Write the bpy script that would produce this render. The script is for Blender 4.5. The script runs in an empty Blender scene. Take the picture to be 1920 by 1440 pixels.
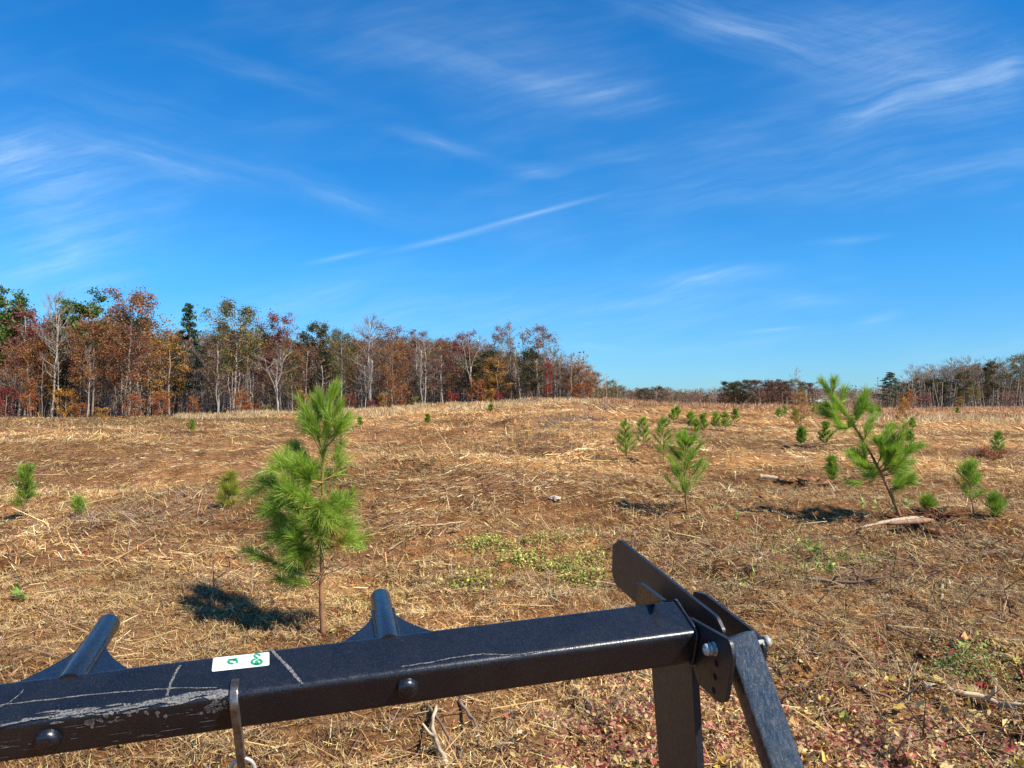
import bpy, math, random
import numpy as np
from mathutils import Matrix, Vector

sc = bpy.context.scene
COL = sc.collection
R = math.radians

# ------------------------------------------------------------------ camera
FPX, CX, CY, PITCH, CAMZ = 1442.0, 960.0, 720.0, R(1.0), 2.0
cam_d = bpy.data.cameras.new('camera')
cam = bpy.data.objects.new('camera', cam_d)
COL.objects.link(cam)
cam_d.sensor_fit = 'HORIZONTAL'; cam_d.sensor_width = 36.0
cam_d.lens = 36.0 * FPX / 1920.0
cam_d.clip_start = 0.05; cam_d.clip_end = 3000
cam.location = (0, 0, CAMZ)
cam.rotation_euler = (R(90) + PITCH, 0, 0)
sc.camera = cam

# ------------------------------------------------------------------ light
SUN_EL, SUN_AZ = R(48), R(125)           # azimuth clockwise from +Y
sun_dir = Vector((math.sin(SUN_AZ) * math.cos(SUN_EL), math.cos(SUN_AZ) * math.cos(SUN_EL), math.sin(SUN_EL)))
sd = bpy.data.lights.new('sun', 'SUN'); sd.energy = 4.6; sd.angle = R(0.53); sd.color = (1.0, 0.91, 0.77)
so = bpy.data.objects.new('sun', sd); COL.objects.link(so)
so.rotation_euler = sun_dir.to_track_quat('Z', 'Y').to_euler()
sc.view_settings.view_transform = 'Standard'; sc.view_settings.look = 'None'
sc.view_settings.gamma = 1.0; sc.view_settings.exposure = 0.75

w = bpy.data.worlds.new('World'); sc.world = w; w.use_nodes = True
nt = w.node_tree; nt.nodes.clear()
N = nt.nodes.new; L = nt.links.new
wo = N('ShaderNodeOutputWorld'); bg = N('ShaderNodeBackground'); bg.inputs['Strength'].default_value = 0.090
sky = N('ShaderNodeTexSky'); sky.sky_type = 'NISHITA'; sky.sun_disc = False
sky.sun_elevation = SUN_EL; sky.sun_rotation = SUN_AZ
sky.altitude = 200; sky.air_density = 0.62; sky.dust_density = 0.15; sky.ozone_density = 3.0
hs = N('ShaderNodeHueSaturation'); hs.inputs['Saturation'].default_value = 1.32; hs.inputs['Hue'].default_value = 0.497
L(sky.outputs[0], hs.inputs['Color'])
tm = N('ShaderNodeVectorMath'); tm.operation = 'MULTIPLY'; L(hs.outputs[0], tm.inputs[0]); tm.inputs[1].default_value = (.84, 1.34, 1.38)   # deeper blue autumn air
tc0 = N('ShaderNodeTexCoord'); sx0 = N('ShaderNodeSeparateXYZ'); L(tc0.outputs['Generated'], sx0.inputs[0])
er = N('ShaderNodeValToRGB'); L(sx0.outputs[2], er.inputs[0])
for k_, (p_, c_) in enumerate([(0.0, (.46, .46, .56)), (.06, (.76, .67, .70)), (.16, (1.02, .95, .95)), (.42, (1.12, 1.12, 1.16))]):
    if k_ > 1: er.color_ramp.elements.new(p_)
    er.color_ramp.elements[k_].position = p_; er.color_ramp.elements[k_].color = (*c_, 1)
te = N('ShaderNodeVectorMath'); te.operation = 'MULTIPLY'; L(tm.outputs[0], te.inputs[0]); L(er.outputs[0], te.inputs[1])
# cirrus: direction -> (x/y, z/y) plane far up, masked wisps
tc = N('ShaderNodeTexCoord'); sx = N('ShaderNodeSeparateXYZ'); L(tc.outputs['Generated'], sx.inputs[0])
def wm(op, a, b=None, c=None, clamp=False):
    n = N('ShaderNodeMath'); n.operation = op; n.use_clamp = clamp
    for i, v in enumerate((a, b, c)):
        if v is None: continue
        if isinstance(v, (int, float)): n.inputs[i].default_value = v
        else: L(v, n.inputs[i])
    return n.outputs[0]
ya = wm('MAXIMUM', wm('ABSOLUTE', sx.outputs[1]), 0.08)
cb = N('ShaderNodeCombineXYZ'); L(wm('DIVIDE', sx.outputs[0], ya), cb.inputs[0]); L(wm('DIVIDE', sx.outputs[2], ya), cb.inputs[1])
wn = N('ShaderNodeTexNoise'); wn.inputs['Scale'].default_value = 4.5; wn.inputs['Detail'].default_value = 4
L(cb.outputs[0], wn.inputs['Vector'])
vs = N('ShaderNodeVectorMath'); vs.operation = 'SUBTRACT'; L(wn.outputs['Color'], vs.inputs[0]); vs.inputs[1].default_value = (.5, .5, .5)
vm = N('ShaderNodeVectorMath'); vm.operation = 'SCALE'; L(vs.outputs[0], vm.inputs[0]); vm.inputs['Scale'].default_value = 0.045
va = N('ShaderNodeVectorMath'); va.operation = 'ADD'; L(cb.outputs[0], va.inputs[0]); L(vm.outputs[0], va.inputs[1])
P0 = va.outputs[0]
def streak(rot, sx_, sy_, detail=7, rough=.62):
    m = N('ShaderNodeMapping'); L(P0, m.inputs[0]); m.inputs['Rotation'].default_value = (0, 0, R(rot)); m.inputs['Scale'].default_value = (1, 1, 1)
    m2 = N('ShaderNodeMapping'); L(m.outputs[0], m2.inputs[0]); m2.inputs['Scale'].default_value = (sx_, sy_, 1)
    n = N('ShaderNodeTexNoise'); n.inputs['Scale'].default_value = 1; n.inputs['Detail'].default_value = detail; n.inputs['Roughness'].default_value = rough
    L(m2.outputs[0], n.inputs['Vector']); return n.outputs['Fac']
def ramp(v, lo, hi):
    m = N('ShaderNodeMapRange'); m.interpolation_type = 'SMOOTHSTEP'; L(v, m.inputs[0])
    m.inputs['From Min'].default_value = lo; m.inputs['From Max'].default_value = hi; return m.outputs[0]
st1 = ramp(streak(-12, 5.0, 46, 10, .68), .30, .78)      # rising to the right
st2 = ramp(streak(16, 5.0, 46, 10, .68), .30, .78)       # falling to the right
big = ramp(streak(-8, 1.3, 3.6, 4), .42, .75)
# wisps: px, py, half length px, half width px, angle (deg, + = rises to the right), weight, streak
WISPS = [(40, 300, 190, 70, -8, 1.2, 1), (300, 300, 260, 30, -14, .55, 2), (480, 130, 260, 22, -17, .32, 2), (620, 370, 240, 26, -20, .34, 2),
    (1000, 400, 210, 9, 15, .75, 0), (830, 448, 170, 12, 13, .55, 0), (640, 480, 110, 10, 12, .5, 0), (1090, 165, 190, 34, -6, .5, 1), (880, 110, 260, 60, -14, .28, 2),
    (1390, 45, 300, 46, -17, .55, 2), (1720, 110, 260, 100, -6, .55, 1), (1790, 165, 190, 55, 12, .50, 1), (1640, 215, 110, 50, 30, .5, 1), (1890, 135, 80, 50, 40, .5, 1),
    (1320, 520, 150, 18, 7, .85, 1), (1220, 560, 260, 22, 8, .38, 1), (1640, 600, 60, 13, 18, .8, 1), (1450, 618, 100, 8, 5, .5, 0),
    (1500, 565, 90, 18, 0, .42, 1), (1600, 445, 90, 9, 5, .32, 1), (120, 480, 160, 34, 15, .5, 1), (170, 525, 130, 18, 6, .5, 1), (100, 420, 160, 46, -50, .25, 2),
    (620, 545, 330, 36, 9, .34, 1), (900, 580, 330, 32, 8, .28, 1), (1010, 318, 90, 18, -5, .36, 1), (820, 265, 130, 16, -15, .34, 2), (1100, 650, 90, 10, 0, .4, 1),
    (100, 440, 300, 110, 20, .42, 1), (1500, 330, 500, 80, 6, .2, 1), (1200, 600, 600, 50, 6, .3, 1), (200, 200, 300, 60, -12, .20, 2), (1620, 60, 330, 80, -10, .30, 2), (700, 600, 500, 60, 6, .25, 1),
    (1700, 330, 300, 26, 8, .25, 1), (1180, 290, 260, 16, 8, .2, 1), (1400, 640, 400, 20, 4, .22, 1)]
tot = None
for px, py, hl, hw, ang, wt, st in WISPS:
    m = N('ShaderNodeMapping'); m.vector_type = 'TEXTURE'; L(P0 if st else cb.outputs[0], m.inputs[0])
    elev = (745 - py) / FPX
    m.inputs['Location'].default_value = ((px - CX) / FPX, elev, 0)
    m.inputs['Rotation'].default_value = (0, 0, R(ang)); m.inputs['Scale'].default_value = (hl * (1.35 if st else 1.1) / FPX, hw * (1.7 if st else 1.0) / FPX, 50)
    g = N('ShaderNodeTexGradient'); g.gradient_type = 'QUADRATIC_SPHERE'; L(m.outputs[0], g.inputs[0])
    v = wm('MULTIPLY', g.outputs['Fac'], wt * (1.0 if st else .85))
    if st == 1: v = wm('MULTIPLY', v, wm('ADD', st1, .18))
    elif st == 2: v = wm('MULTIPLY', v, wm('ADD', st2, .18))
    tot = v if tot is None else wm('ADD', tot, v)
veil = wm('MULTIPLY', wm('MULTIPLY', big, wm('ADD', st1, .45)), 0.30)
tot = wm('ADD', tot, veil)
tot = wm('MULTIPLY', tot, ramp(sx.outputs[2], -.01, .03), clamp=False)
tot = wm('MINIMUM', wm('MULTIPLY', tot, .46), .8)
mx = N('ShaderNodeMix'); mx.data_type = 'RGBA'; L(tot, mx.inputs[0]); L(te.outputs[0], mx.inputs[6]); mx.inputs[7].default_value = (5.0, 6.4, 7.6, 1)
L(mx.outputs[2], bg.inputs['Color']); L(bg.outputs[0], wo.inputs[0])
sc.cycles.max_bounces = 5; sc.cycles.diffuse_bounces = 2; sc.cycles.glossy_bounces = 3; sc.cycles.transmission_bounces = 3; sc.cycles.transparent_max_bounces = 6

# ------------------------------------------------------------------ coordinates
cp, sp = math.cos(PITCH), math.sin(PITCH)
def cam2w(v):
    v = np.asarray(v, float)
    return np.stack([v[..., 0], v[..., 1] * cp - v[..., 2] * sp, v[..., 1] * sp + v[..., 2] * cp + CAMZ], -1)
def rayw(px, py):
    d = cam2w(np.array([(px - CX) / FPX, 1.0, (CY - py) / FPX])) - np.array([0, 0, CAMZ])
    return d
def at(px, py, Y):
    d = rayw(px, py); return np.array([0, 0, CAMZ]) + d * (Y / d[1])

# terrain: thin plate spline through surveyed heights
CTRL = []
for x in (-30, -18, -8, 0, 8, 18, 30):
    CTRL.append((x, -15, 0))
for y in (2, 6, 12, 18):
    for x in (-12, -5, 0, 5, 12): CTRL.append((x, y, 0))
def cpt(px, py, Y):
    p = at(px, py, Y); CTRL.append((p[0], p[1], p[2]))
for a in [(100, 870, 24), (400, 892, 27), (700, 898, 27), (900, 888, 27), (620, 880, 31), (760, 880, 32), (860, 868, 32), (1200, 858, 24), (1500, 852, 25), (1850, 850, 26),
          (520, 868, 34), (700, 858, 40), (800, 848, 42), (250, 842, 36), (80, 842, 38), (900, 845, 38), (1100, 820, 38), (1400, 812, 40), (1700, 820, 38), (1900, 822, 36),
          (100, 808, 66), (400, 804, 66), (700, 798, 66), (900, 790, 62), (1100, 776, 62), (1250, 780, 62), (1400, 788, 66), (1700, 790, 66), (1900, 795, 66),
          (0, 789, 97), (200, 786, 98), (400, 781, 98), (560, 776, 98), (700, 769, 98), (900, 759, 98), (1000, 755, 98), (1100, 753, 96), (1180, 757, 96), (1300, 763, 100),
          (1450, 767, 115), (1600, 769, 130), (1750, 767, 145), (1920, 766, 145),
          (-300, 789, 100), (2200, 766, 140), (0, 781, 150), (500, 770, 150), (900, 756, 150), (1150, 768, 150), (1300, 768, 160),
          (1250, 762, 300), (1000, 756, 300), (500, 760, 300), (1600, 760, 260), (1900, 758, 300), (100, 765, 300)]: cpt(*a)
for x, y in ((-600, 900), (0, 900), (600, 900), (-600, 200), (600, 200), (-400, -60), (400, -60), (0, -60)): CTRL.append((x, y, -2))
CTRL = np.array(CTRL)
def wpx(x, y): return np.arcsinh(np.asarray(x, float) / 25), np.arcsinh(np.asarray(y, float) / 25)
_u, _v = wpx(CTRL[:, 0], CTRL[:, 1])
def _tps(r2): return np.where(r2 > 0, r2 * np.log(r2 + 1e-12), 0)
_K = _tps((_u[:, None] - _u) ** 2 + (_v[:, None] - _v) ** 2) + 2e-3 * np.eye(len(_u))
_P = np.stack([np.ones_like(_u), _u, _v], 1)
_A = np.block([[_K, _P], [_P.T, np.zeros((3, 3))]])
_W = np.linalg.solve(_A, np.concatenate([CTRL[:, 2], np.zeros(3)]))
_r = np.random.default_rng(5)
_waves = []
for wl, amp, n in ((26, .08, 6), (9, .085, 8), (3.2, .030, 12), (1.1, .028, 14), (.45, .020, 14), (.22, .010, 12)):
    for k in range(n):
        a = _r.uniform(0, 2 * math.pi); l = wl * _r.uniform(.7, 1.4)
        _waves.append((math.cos(a) * 2 * math.pi / l, math.sin(a) * 2 * math.pi / l, _r.uniform(0, 6.28), amp / math.sqrt(n) * 1.6, wl))
BANDED = True
def H(x, y):
    x = np.asarray(x, float); y = np.asarray(y, float); sh = x.shape
    x = x.ravel(); y = y.ravel(); out = np.empty(x.shape)
    for i in range(0, len(x), 40000):
        u, v = wpx(x[i:i + 40000], y[i:i + 40000])
        r2 = (u[:, None] - _u) ** 2 + (v[:, None] - _v) ** 2
        out[i:i + 40000] = _tps(r2) @ _W[:len(_u)] + _W[-3] + _W[-2] * u + _W[-1] * v
    # spur running up to the right in front of the hollow, the hollow, and mounds on the far slope
    for (x0, y0, x1, y1, hh_, sg_) in ((-4.5, 12.5, 3.5, 24, .42, 1.9), (-14, 46, 4, 52, .38, 3.5), (2, 62, 10, 66, .12, 4), (-22, 33, -10, 38, .35, 2.6), (9, 34, 18, 36, .3, 2.6), (-9, 26, -3, 31, -.50, 4.2), (-16, 21, -11, 25, -.35, 3)):
        dx, dy = x1 - x0, y1 - y0; t_ = np.clip(((x - x0) * dx + (y - y0) * dy) / (dx * dx + dy * dy), 0, 1)
        out += hh_ * np.exp(-((x - x0 - t_ * dx) ** 2 + (y - y0 - t_ * dy) ** 2) / (2 * sg_ * sg_))
    dd = np.hypot(x, y); sel = (dd > 9) & (dd < 130)
    if BANDED and sel.any(): out[sel] += (band(x[sel], y[sel]) - .5) * .17 * np.clip((dd[sel] - 9) / 14, 0, 1)
    near = np.exp(-((x / 9) ** 2 + ((y - 4) / 9) ** 2))
    for kx, ky, ph, am, wl in _waves:
        out += am * np.sin(kx * x + ky * y + ph) * ((1 - .6 * near) if wl > 5 else 1)
    return out.reshape(sh)
def hz(x, y): return float(H(np.array([x]), np.array([y]))[0])
def ground(px, py, y0=2.5, y1=320):
    d = rayw(px, py); ys = np.geomspace(y0, y1, 900); pts = d[None, :] * (ys / d[1])[:, None] + np.array([0, 0, CAMZ])
    below = pts[:, 2] < H(pts[:, 0], pts[:, 1])
    i = int(np.argmax(below)) if below.any() else len(ys) - 1
    p = pts[i]; return np.array([p[0], p[1], hz(p[0], p[1])])

def Hs(x, y):
    s0_ = np.asarray(x, float).ravel(), np.asarray(y, float).ravel()
    x = np.asarray(x, float).ravel(); y = np.asarray(y, float).ravel(); out = np.empty(x.shape)
    for i in range(0, len(x), 40000):
        u, v = wpx(x[i:i + 40000], y[i:i + 40000]); r2 = (u[:, None] - _u) ** 2 + (v[:, None] - _v) ** 2
        out[i:i + 40000] = _tps(r2) @ _W[:len(_u)] + _W[-3] + _W[-2] * u + _W[-1] * v
    x, y = s0_; out += .42 * np.exp(-((x + .5 - (y - 18) * .7) ** 2) / 12 - ((y - 18) ** 2) / 60) - .5 * np.exp(-((x + 6) ** 2 + (y - 28.5) ** 2) / 50) + .45 * np.exp(-((x + 5) ** 2) / 120 - (y - 49) ** 2 / 30)
    return out
_tab = np.random.default_rng(91).uniform(0, 1, 4096)
def _n1(q):
    i = np.floor(q).astype(int); f = q - i; f = f * f * (3 - 2 * f); return _tab[i % 4096] * (1 - f) + _tab[(i + 1) % 4096] * f
def band(x, y):      # 0..1, mower passes running along the contours of the slope
    x = np.asarray(x, float); sh = x.shape; x = x.ravel(); y = np.asarray(y, float).ravel()
    q = Hs(x, y) + .030 * x + .022 * y + .05 * np.sin(x * .21 + y * .13) + .03 * np.sin(x * .5 - y * .37)
    v = .5 * _n1(q * 7 + 300) + .32 * _n1(q * 17 + 900) + .18 * _n1(q * 41 + 1500); v = np.clip((v - .22) / .56, 0, 1); return (v * v * (3 - 2 * v)).reshape(sh)
def contour(x, y):
    e = .6; gx_ = (Hs(x + e, y) - Hs(x - e, y)) / (2 * e) + .030; gy_ = (Hs(x, y + e) - Hs(x, y - e)) / (2 * e) + .022
    return np.arctan2(gx_, -gy_)
# ------------------------------------------------------------------ helpers
def tagit(o, label=None, cat=None, group=None, kind=None):
    if label: o['label'] = label
    if cat: o['category'] = cat
    if group: o['group'] = group
    if kind: o['kind'] = kind
    return o
def link(o, parent=None):
    COL.objects.link(o)
    if parent is not None: o.parent = parent
    return o
def empty(name, loc=(0, 0, 0), rz=0.0):
    o = bpy.data.objects.new(name, None); o.empty_display_size = .3; link(o)
    o.location = loc; o.rotation_euler = (0, 0, rz); return o
def copy_tree(o, parent=None):
    c = o.copy(); COL.objects.link(c)
    if parent is not None: c.parent = parent
    for ch in [x for x in KIDS.get(o.name, [])]:
        c2 = ch.copy(); COL.objects.link(c2); c2.parent = c
    return c
KIDS = {}

class Acc:
    def __init__(s): s.V = []; s.Q = []; s.T = []; s.QC = []; s.TC = []; s.n = 0; s.QM = []; s.TM = []
    def add(s, V, Q=None, T=None, col=None, mat=0):
        V = np.asarray(V, float).reshape(-1, 3)
        for F, FL, CL, ML in ((Q, s.Q, s.QC, s.QM), (T, s.T, s.TC, s.TM)):
            if F is None or len(F) == 0: continue
            F = np.asarray(F, int); FL.append(F + s.n)
            c = np.ones((len(F), 4)) if col is None else np.asarray(col, float)
            if c.ndim == 1: c = np.tile(c, (len(F), 1))
            if c.shape[1] == 3: c = np.concatenate([c, np.ones((len(c), 1))], 1)
            CL.append(c); ML.append(np.full(len(F), mat))
        s.V.append(V); s.n += len(V)
    def build(s, name, mats, parent=None, smooth=False):
        V = np.concatenate(s.V) if s.V else np.zeros((0, 3))
        Q = np.concatenate(s.Q) if s.Q else np.zeros((0, 4), int); T = np.concatenate(s.T) if s.T else np.zeros((0, 3), int)
        me = bpy.data.meshes.new(name); me.vertices.add(len(V)); me.vertices.foreach_set('co', V.astype(np.float32).ravel())
        me.loops.add(Q.size + T.size); me.loops.foreach_set('vertex_index', np.concatenate([Q.ravel(), T.ravel()]).astype(np.int32))
        nq, nt_ = len(Q), len(T); me.polygons.add(nq + nt_)
        me.polygons.foreach_set('loop_start', np.concatenate([np.arange(nq) * 4, nq * 4 + np.arange(nt_) * 3]).astype(np.int32))
        try: me.polygons.foreach_set('loop_total', np.concatenate([np.full(nq, 4), np.full(nt_, 3)]).astype(np.int32))
        except Exception: pass
        cc = (s.QC + s.TC)
        mi = np.concatenate(s.QM + s.TM) if (s.QM or s.TM) else np.zeros(0)
        for m in (mats if isinstance(mats, (list, tuple)) else [mats]): me.materials.append(m)
        me.polygons.foreach_set('material_index', mi.astype(np.int32))
        if smooth: me.polygons.foreach_set('use_smooth', np.ones(nq + nt_, bool))
        at_ = me.attributes.new('tint', 'FLOAT_COLOR', 'FACE'); at_.data.foreach_set('color', np.concatenate(cc).astype(np.float32).ravel())
        me.update(calc_edges=True); me.validate()
        o = bpy.data.objects.new(name, me); link(o, parent)
        if parent is not None: KIDS.setdefault(parent.name, []).append(o)
        return o

def tube(P, rad, sides=6, cap=True):
    P = np.asarray(P, float); n = len(P); rad = np.broadcast_to(np.asarray(rad, float), (n,))
    T = np.gradient(P, axis=0); T /= np.linalg.norm(T, axis=1, keepdims=True) + 1e-12
    up = np.array([0, 0, 1.0]) if abs(T[0, 2]) < .9 else np.array([1.0, 0, 0])
    A = np.cross(T, up); A /= np.linalg.norm(A, axis=1, keepdims=True) + 1e-12; B = np.cross(T, A)
    a = np.arange(sides) * 2 * math.pi / sides
    V = P[:, None, :] + rad[:, None, None] * (np.cos(a)[None, :, None] * A[:, None, :] + np.sin(a)[None, :, None] * B[:, None, :])
    V = V.reshape(-1, 3); i = np.arange(n - 1)[:, None] * sides; j = np.arange(sides)[None, :]; k = (j + 1) % sides
    Q = np.stack([i + j, i + k, i + sides + k, i + sides + j], -1).reshape(-1, 4); T_ = []
    if cap:
        V = np.concatenate([V, P[:1], P[-1:]]); c0, c1 = n * sides, n * sides + 1
        for q in range(sides):
            T_.append((c0, (q + 1) % sides, q)); T_.append((c1, (n - 1) * sides + q, (n - 1) * sides + (q + 1) % sides))
    return V, Q, np.array(T_, int).reshape(-1, 3)
def add_tube(acc, P, rad, sides=6, col=None, mat=0, cap=True):
    V, Q, T = tube(P, rad, sides, cap)
    acc.add(V, Q, None, col, mat)
    if cap and len(T): # caps reference same verts
        acc.T.append(T + acc.n - len(V)); c = np.ones(4) if col is None else np.array(list(col)[:3] + [1.0]); acc.TC.append(np.tile(c, (len(T), 1))); acc.TM.append(np.full(len(T), mat))

# many curved tapered blades at once: base p, direction d, length l, width w, sag
def blades(acc, P, D, Ln, Wd, col, rng, sag=.25, segs=2, taper=.25, mat=0, face=None):
    n = len(P); D = D / (np.linalg.norm(D, axis=1, keepdims=True) + 1e-9)
    S = np.cross(D, face if face is not None else rng.normal(size=(n, 3))); S /= np.linalg.norm(S, axis=1, keepdims=True) + 1e-9
    Ln = np.broadcast_to(Ln, (n,)); Wd = np.broadcast_to(Wd, (n,)); sg = np.broadcast_to(sag, (n,))
    V = np.zeros((n, 2 * (segs + 1), 3))
    for k in range(segs + 1):
        t = k / segs; c = P + D * (Ln * t)[:, None]; c[:, 2] -= sg * Ln * t * t; wv = Wd * (1 - (1 - taper) * t) / 2
        V[:, 2 * k] = c - S * wv[:, None]; V[:, 2 * k + 1] = c + S * wv[:, None]
    b = np.arange(n)[:, None] * 2 * (segs + 1)
    Q = np.concatenate([b + np.array([2 * k, 2 * k + 1, 2 * k + 3, 2 * k + 2]) for k in range(segs)], 1).reshape(-1, 4)
    acc.add(V.reshape(-1, 3), Q, None, np.repeat(col, segs, axis=0), mat)
def runit(rng, n): v = rng.normal(size=(n, 3)); return v / np.linalg.norm(v, axis=1, keepdims=True)
# flat leaf polygons: centre, normal-ish random, size; shape = outline template (m,2)
OVAL = np.array([(-.5, 0), (-.2, -.24), (.2, -.2), (.5, 0), (.2, .2), (-.2, .24)])
def _star():
    o = []
    for k in range(5):
        a = -2.0 + k * 1.0; o.append((.5 * math.cos(a), .5 * math.sin(a)))
        a += .5; o.append((.19 * math.cos(a), .19 * math.sin(a)))
    o[-1] = (-.42, 0); return np.array(o)
STAR = _star()
def leaves(acc, C, size, col, rng, shape=OVAL, flat=0.0, mat=0, curl=.25):
    n = len(C); N_ = runit(rng, n); N_[:, 2] = np.abs(N_[:, 2]); N_ = N_ * (1 - flat) + np.array([0, 0, 1.0]) * flat
    N_ /= np.linalg.norm(N_, axis=1, keepdims=True); A = np.cross(N_, runit(rng, n)); A /= np.linalg.norm(A, axis=1, keepdims=True); B = np.cross(N_, A)
    size = np.minimum(np.broadcast_to(size, (n,)), np.median(np.broadcast_to(size, (n,))) * 1.6); m = len(shape)
    V = C[:, None, :] + size[:, None, None] * (shape[None, :, :1] * A[:, None, :] + shape[None, :, 1:] * B[:, None, :])
    V += (curl * size[:, None] * (np.abs(shape[None, :, 1]) * 2) ** 1.0)[:, :, None] * N_[:, None, :] * rng.uniform(-.6, 1, (n, 1, 1))
    V = np.concatenate([V, C[:, None, :]], 1); b = np.arange(n)[:, None] * (m + 1)
    T = np.concatenate([b + np.array([m, k, (k + 1) % m]) for k in range(m)], 1).reshape(-1, 3)
    acc.add(V.reshape(-1, 3), None, T, np.repeat(col, m, axis=0), mat)
def quads(acc, C, sx_, sy_, col, rng, mat=0, flat=0.0):
    n = len(C); N_ = runit(rng, n) * (1 - flat) + np.array([0, 0, 1.0]) * flat; N_ /= np.linalg.norm(N_, axis=1, keepdims=True) + 1e-9
    A = np.cross(N_, runit(rng, n)); A /= np.linalg.norm(A, axis=1, keepdims=True); B = np.cross(N_, A)
    sx_ = np.broadcast_to(sx_, (n,))[:, None] / 2; sy_ = np.broadcast_to(sy_, (n,))[:, None] / 2
    V = np.stack([C - A * sx_, C - B * sy_ + A * sx_ * .1, C + A * sx_, C + B * sy_ - A * sx_ * .15], 1)
    acc.add(V.reshape(-1, 3), np.arange(4 * n).reshape(-1, 4), None, col, mat)
def palette(rng, n, cols, wts=None, var=.18):
    cols = np.array(cols, float); wts = None if wts is None else np.array(wts, float) / sum(wts)
    c = cols[rng.choice(len(cols), n, p=wts)]; return np.clip(c * rng.lognormal(0, var, (n, 1)) * rng.lognormal(0, var * .25, (n, 3)), 0, .9)

# ------------------------------------------------------------------ materials
def mat_base(name):
    m = bpy.data.materials.new(name); m.use_nodes = True; t = m.node_tree; t.nodes.clear()
    o = t.nodes.new('ShaderNodeOutputMaterial'); b = t.nodes.new('ShaderNodeBsdfPrincipled'); t.links.new(b.outputs[0], o.inputs[0]); return m, t, b, o
def mat_tint(name, rough=.85, trans=0.0, spec=.3, noise=None):
    m, t, b, o = mat_base(name); a = t.nodes.new('ShaderNodeAttribute'); a.attribute_name = 'tint'
    b.inputs['Roughness'].default_value = rough; b.inputs['Specular IOR Level'].default_value = spec
    colo = a.outputs['Color']
    if noise:
        tcx = t.nodes.new('ShaderNodeTexCoord'); nn = t.nodes.new('ShaderNodeTexNoise'); nn.inputs['Scale'].default_value = noise; nn.inputs['Detail'].default_value = 4
        t.links.new(tcx.outputs['Object'], nn.inputs['Vector']); mr = t.nodes.new('ShaderNodeMapRange'); mr.inputs['From Min'].default_value = .3; mr.inputs['From Max'].default_value = .7
        mr.inputs['To Min'].default_value = .6; mr.inputs['To Max'].default_value = 1.35; t.links.new(nn.outputs['Fac'], mr.inputs[0])
        vv = t.nodes.new('ShaderNodeVectorMath'); vv.operation = 'SCALE'; t.links.new(colo, vv.inputs[0]); t.links.new(mr.outputs[0], vv.inputs['Scale']); colo = vv.outputs[0]
    t.links.new(colo, b.inputs['Base Color'])
    if trans > 0:
        tr = t.nodes.new('ShaderNodeBsdfTranslucent'); t.links.new(colo, tr.inputs['Color']); mxs = t.nodes.new('ShaderNodeMixShader'); mxs.inputs[0].default_value = trans
        t.links.new(b.outputs[0], mxs.inputs[1]); t.links.new(tr.outputs[0], mxs.inputs[2]); t.links.new(mxs.outputs[0], o.inputs[0])
    return m
M_STRAW = mat_tint('straw', .75, .12, .35)
M_LEAF = mat_tint('leaf', .6, .3, .4)
M_NEEDLE = mat_tint('needle', .42, .40, .5)
M_BARK = mat_tint('bark', .9, 0, .2, noise=6)
M_TWIG = mat_tint('twig', .9, 0, .2)
M_WOOD = mat_tint('split_wood', .8, 0, .25, noise=30)
M_SOIL = mat_tint('clod_soil', .95, 0, .1, noise=25)

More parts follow.
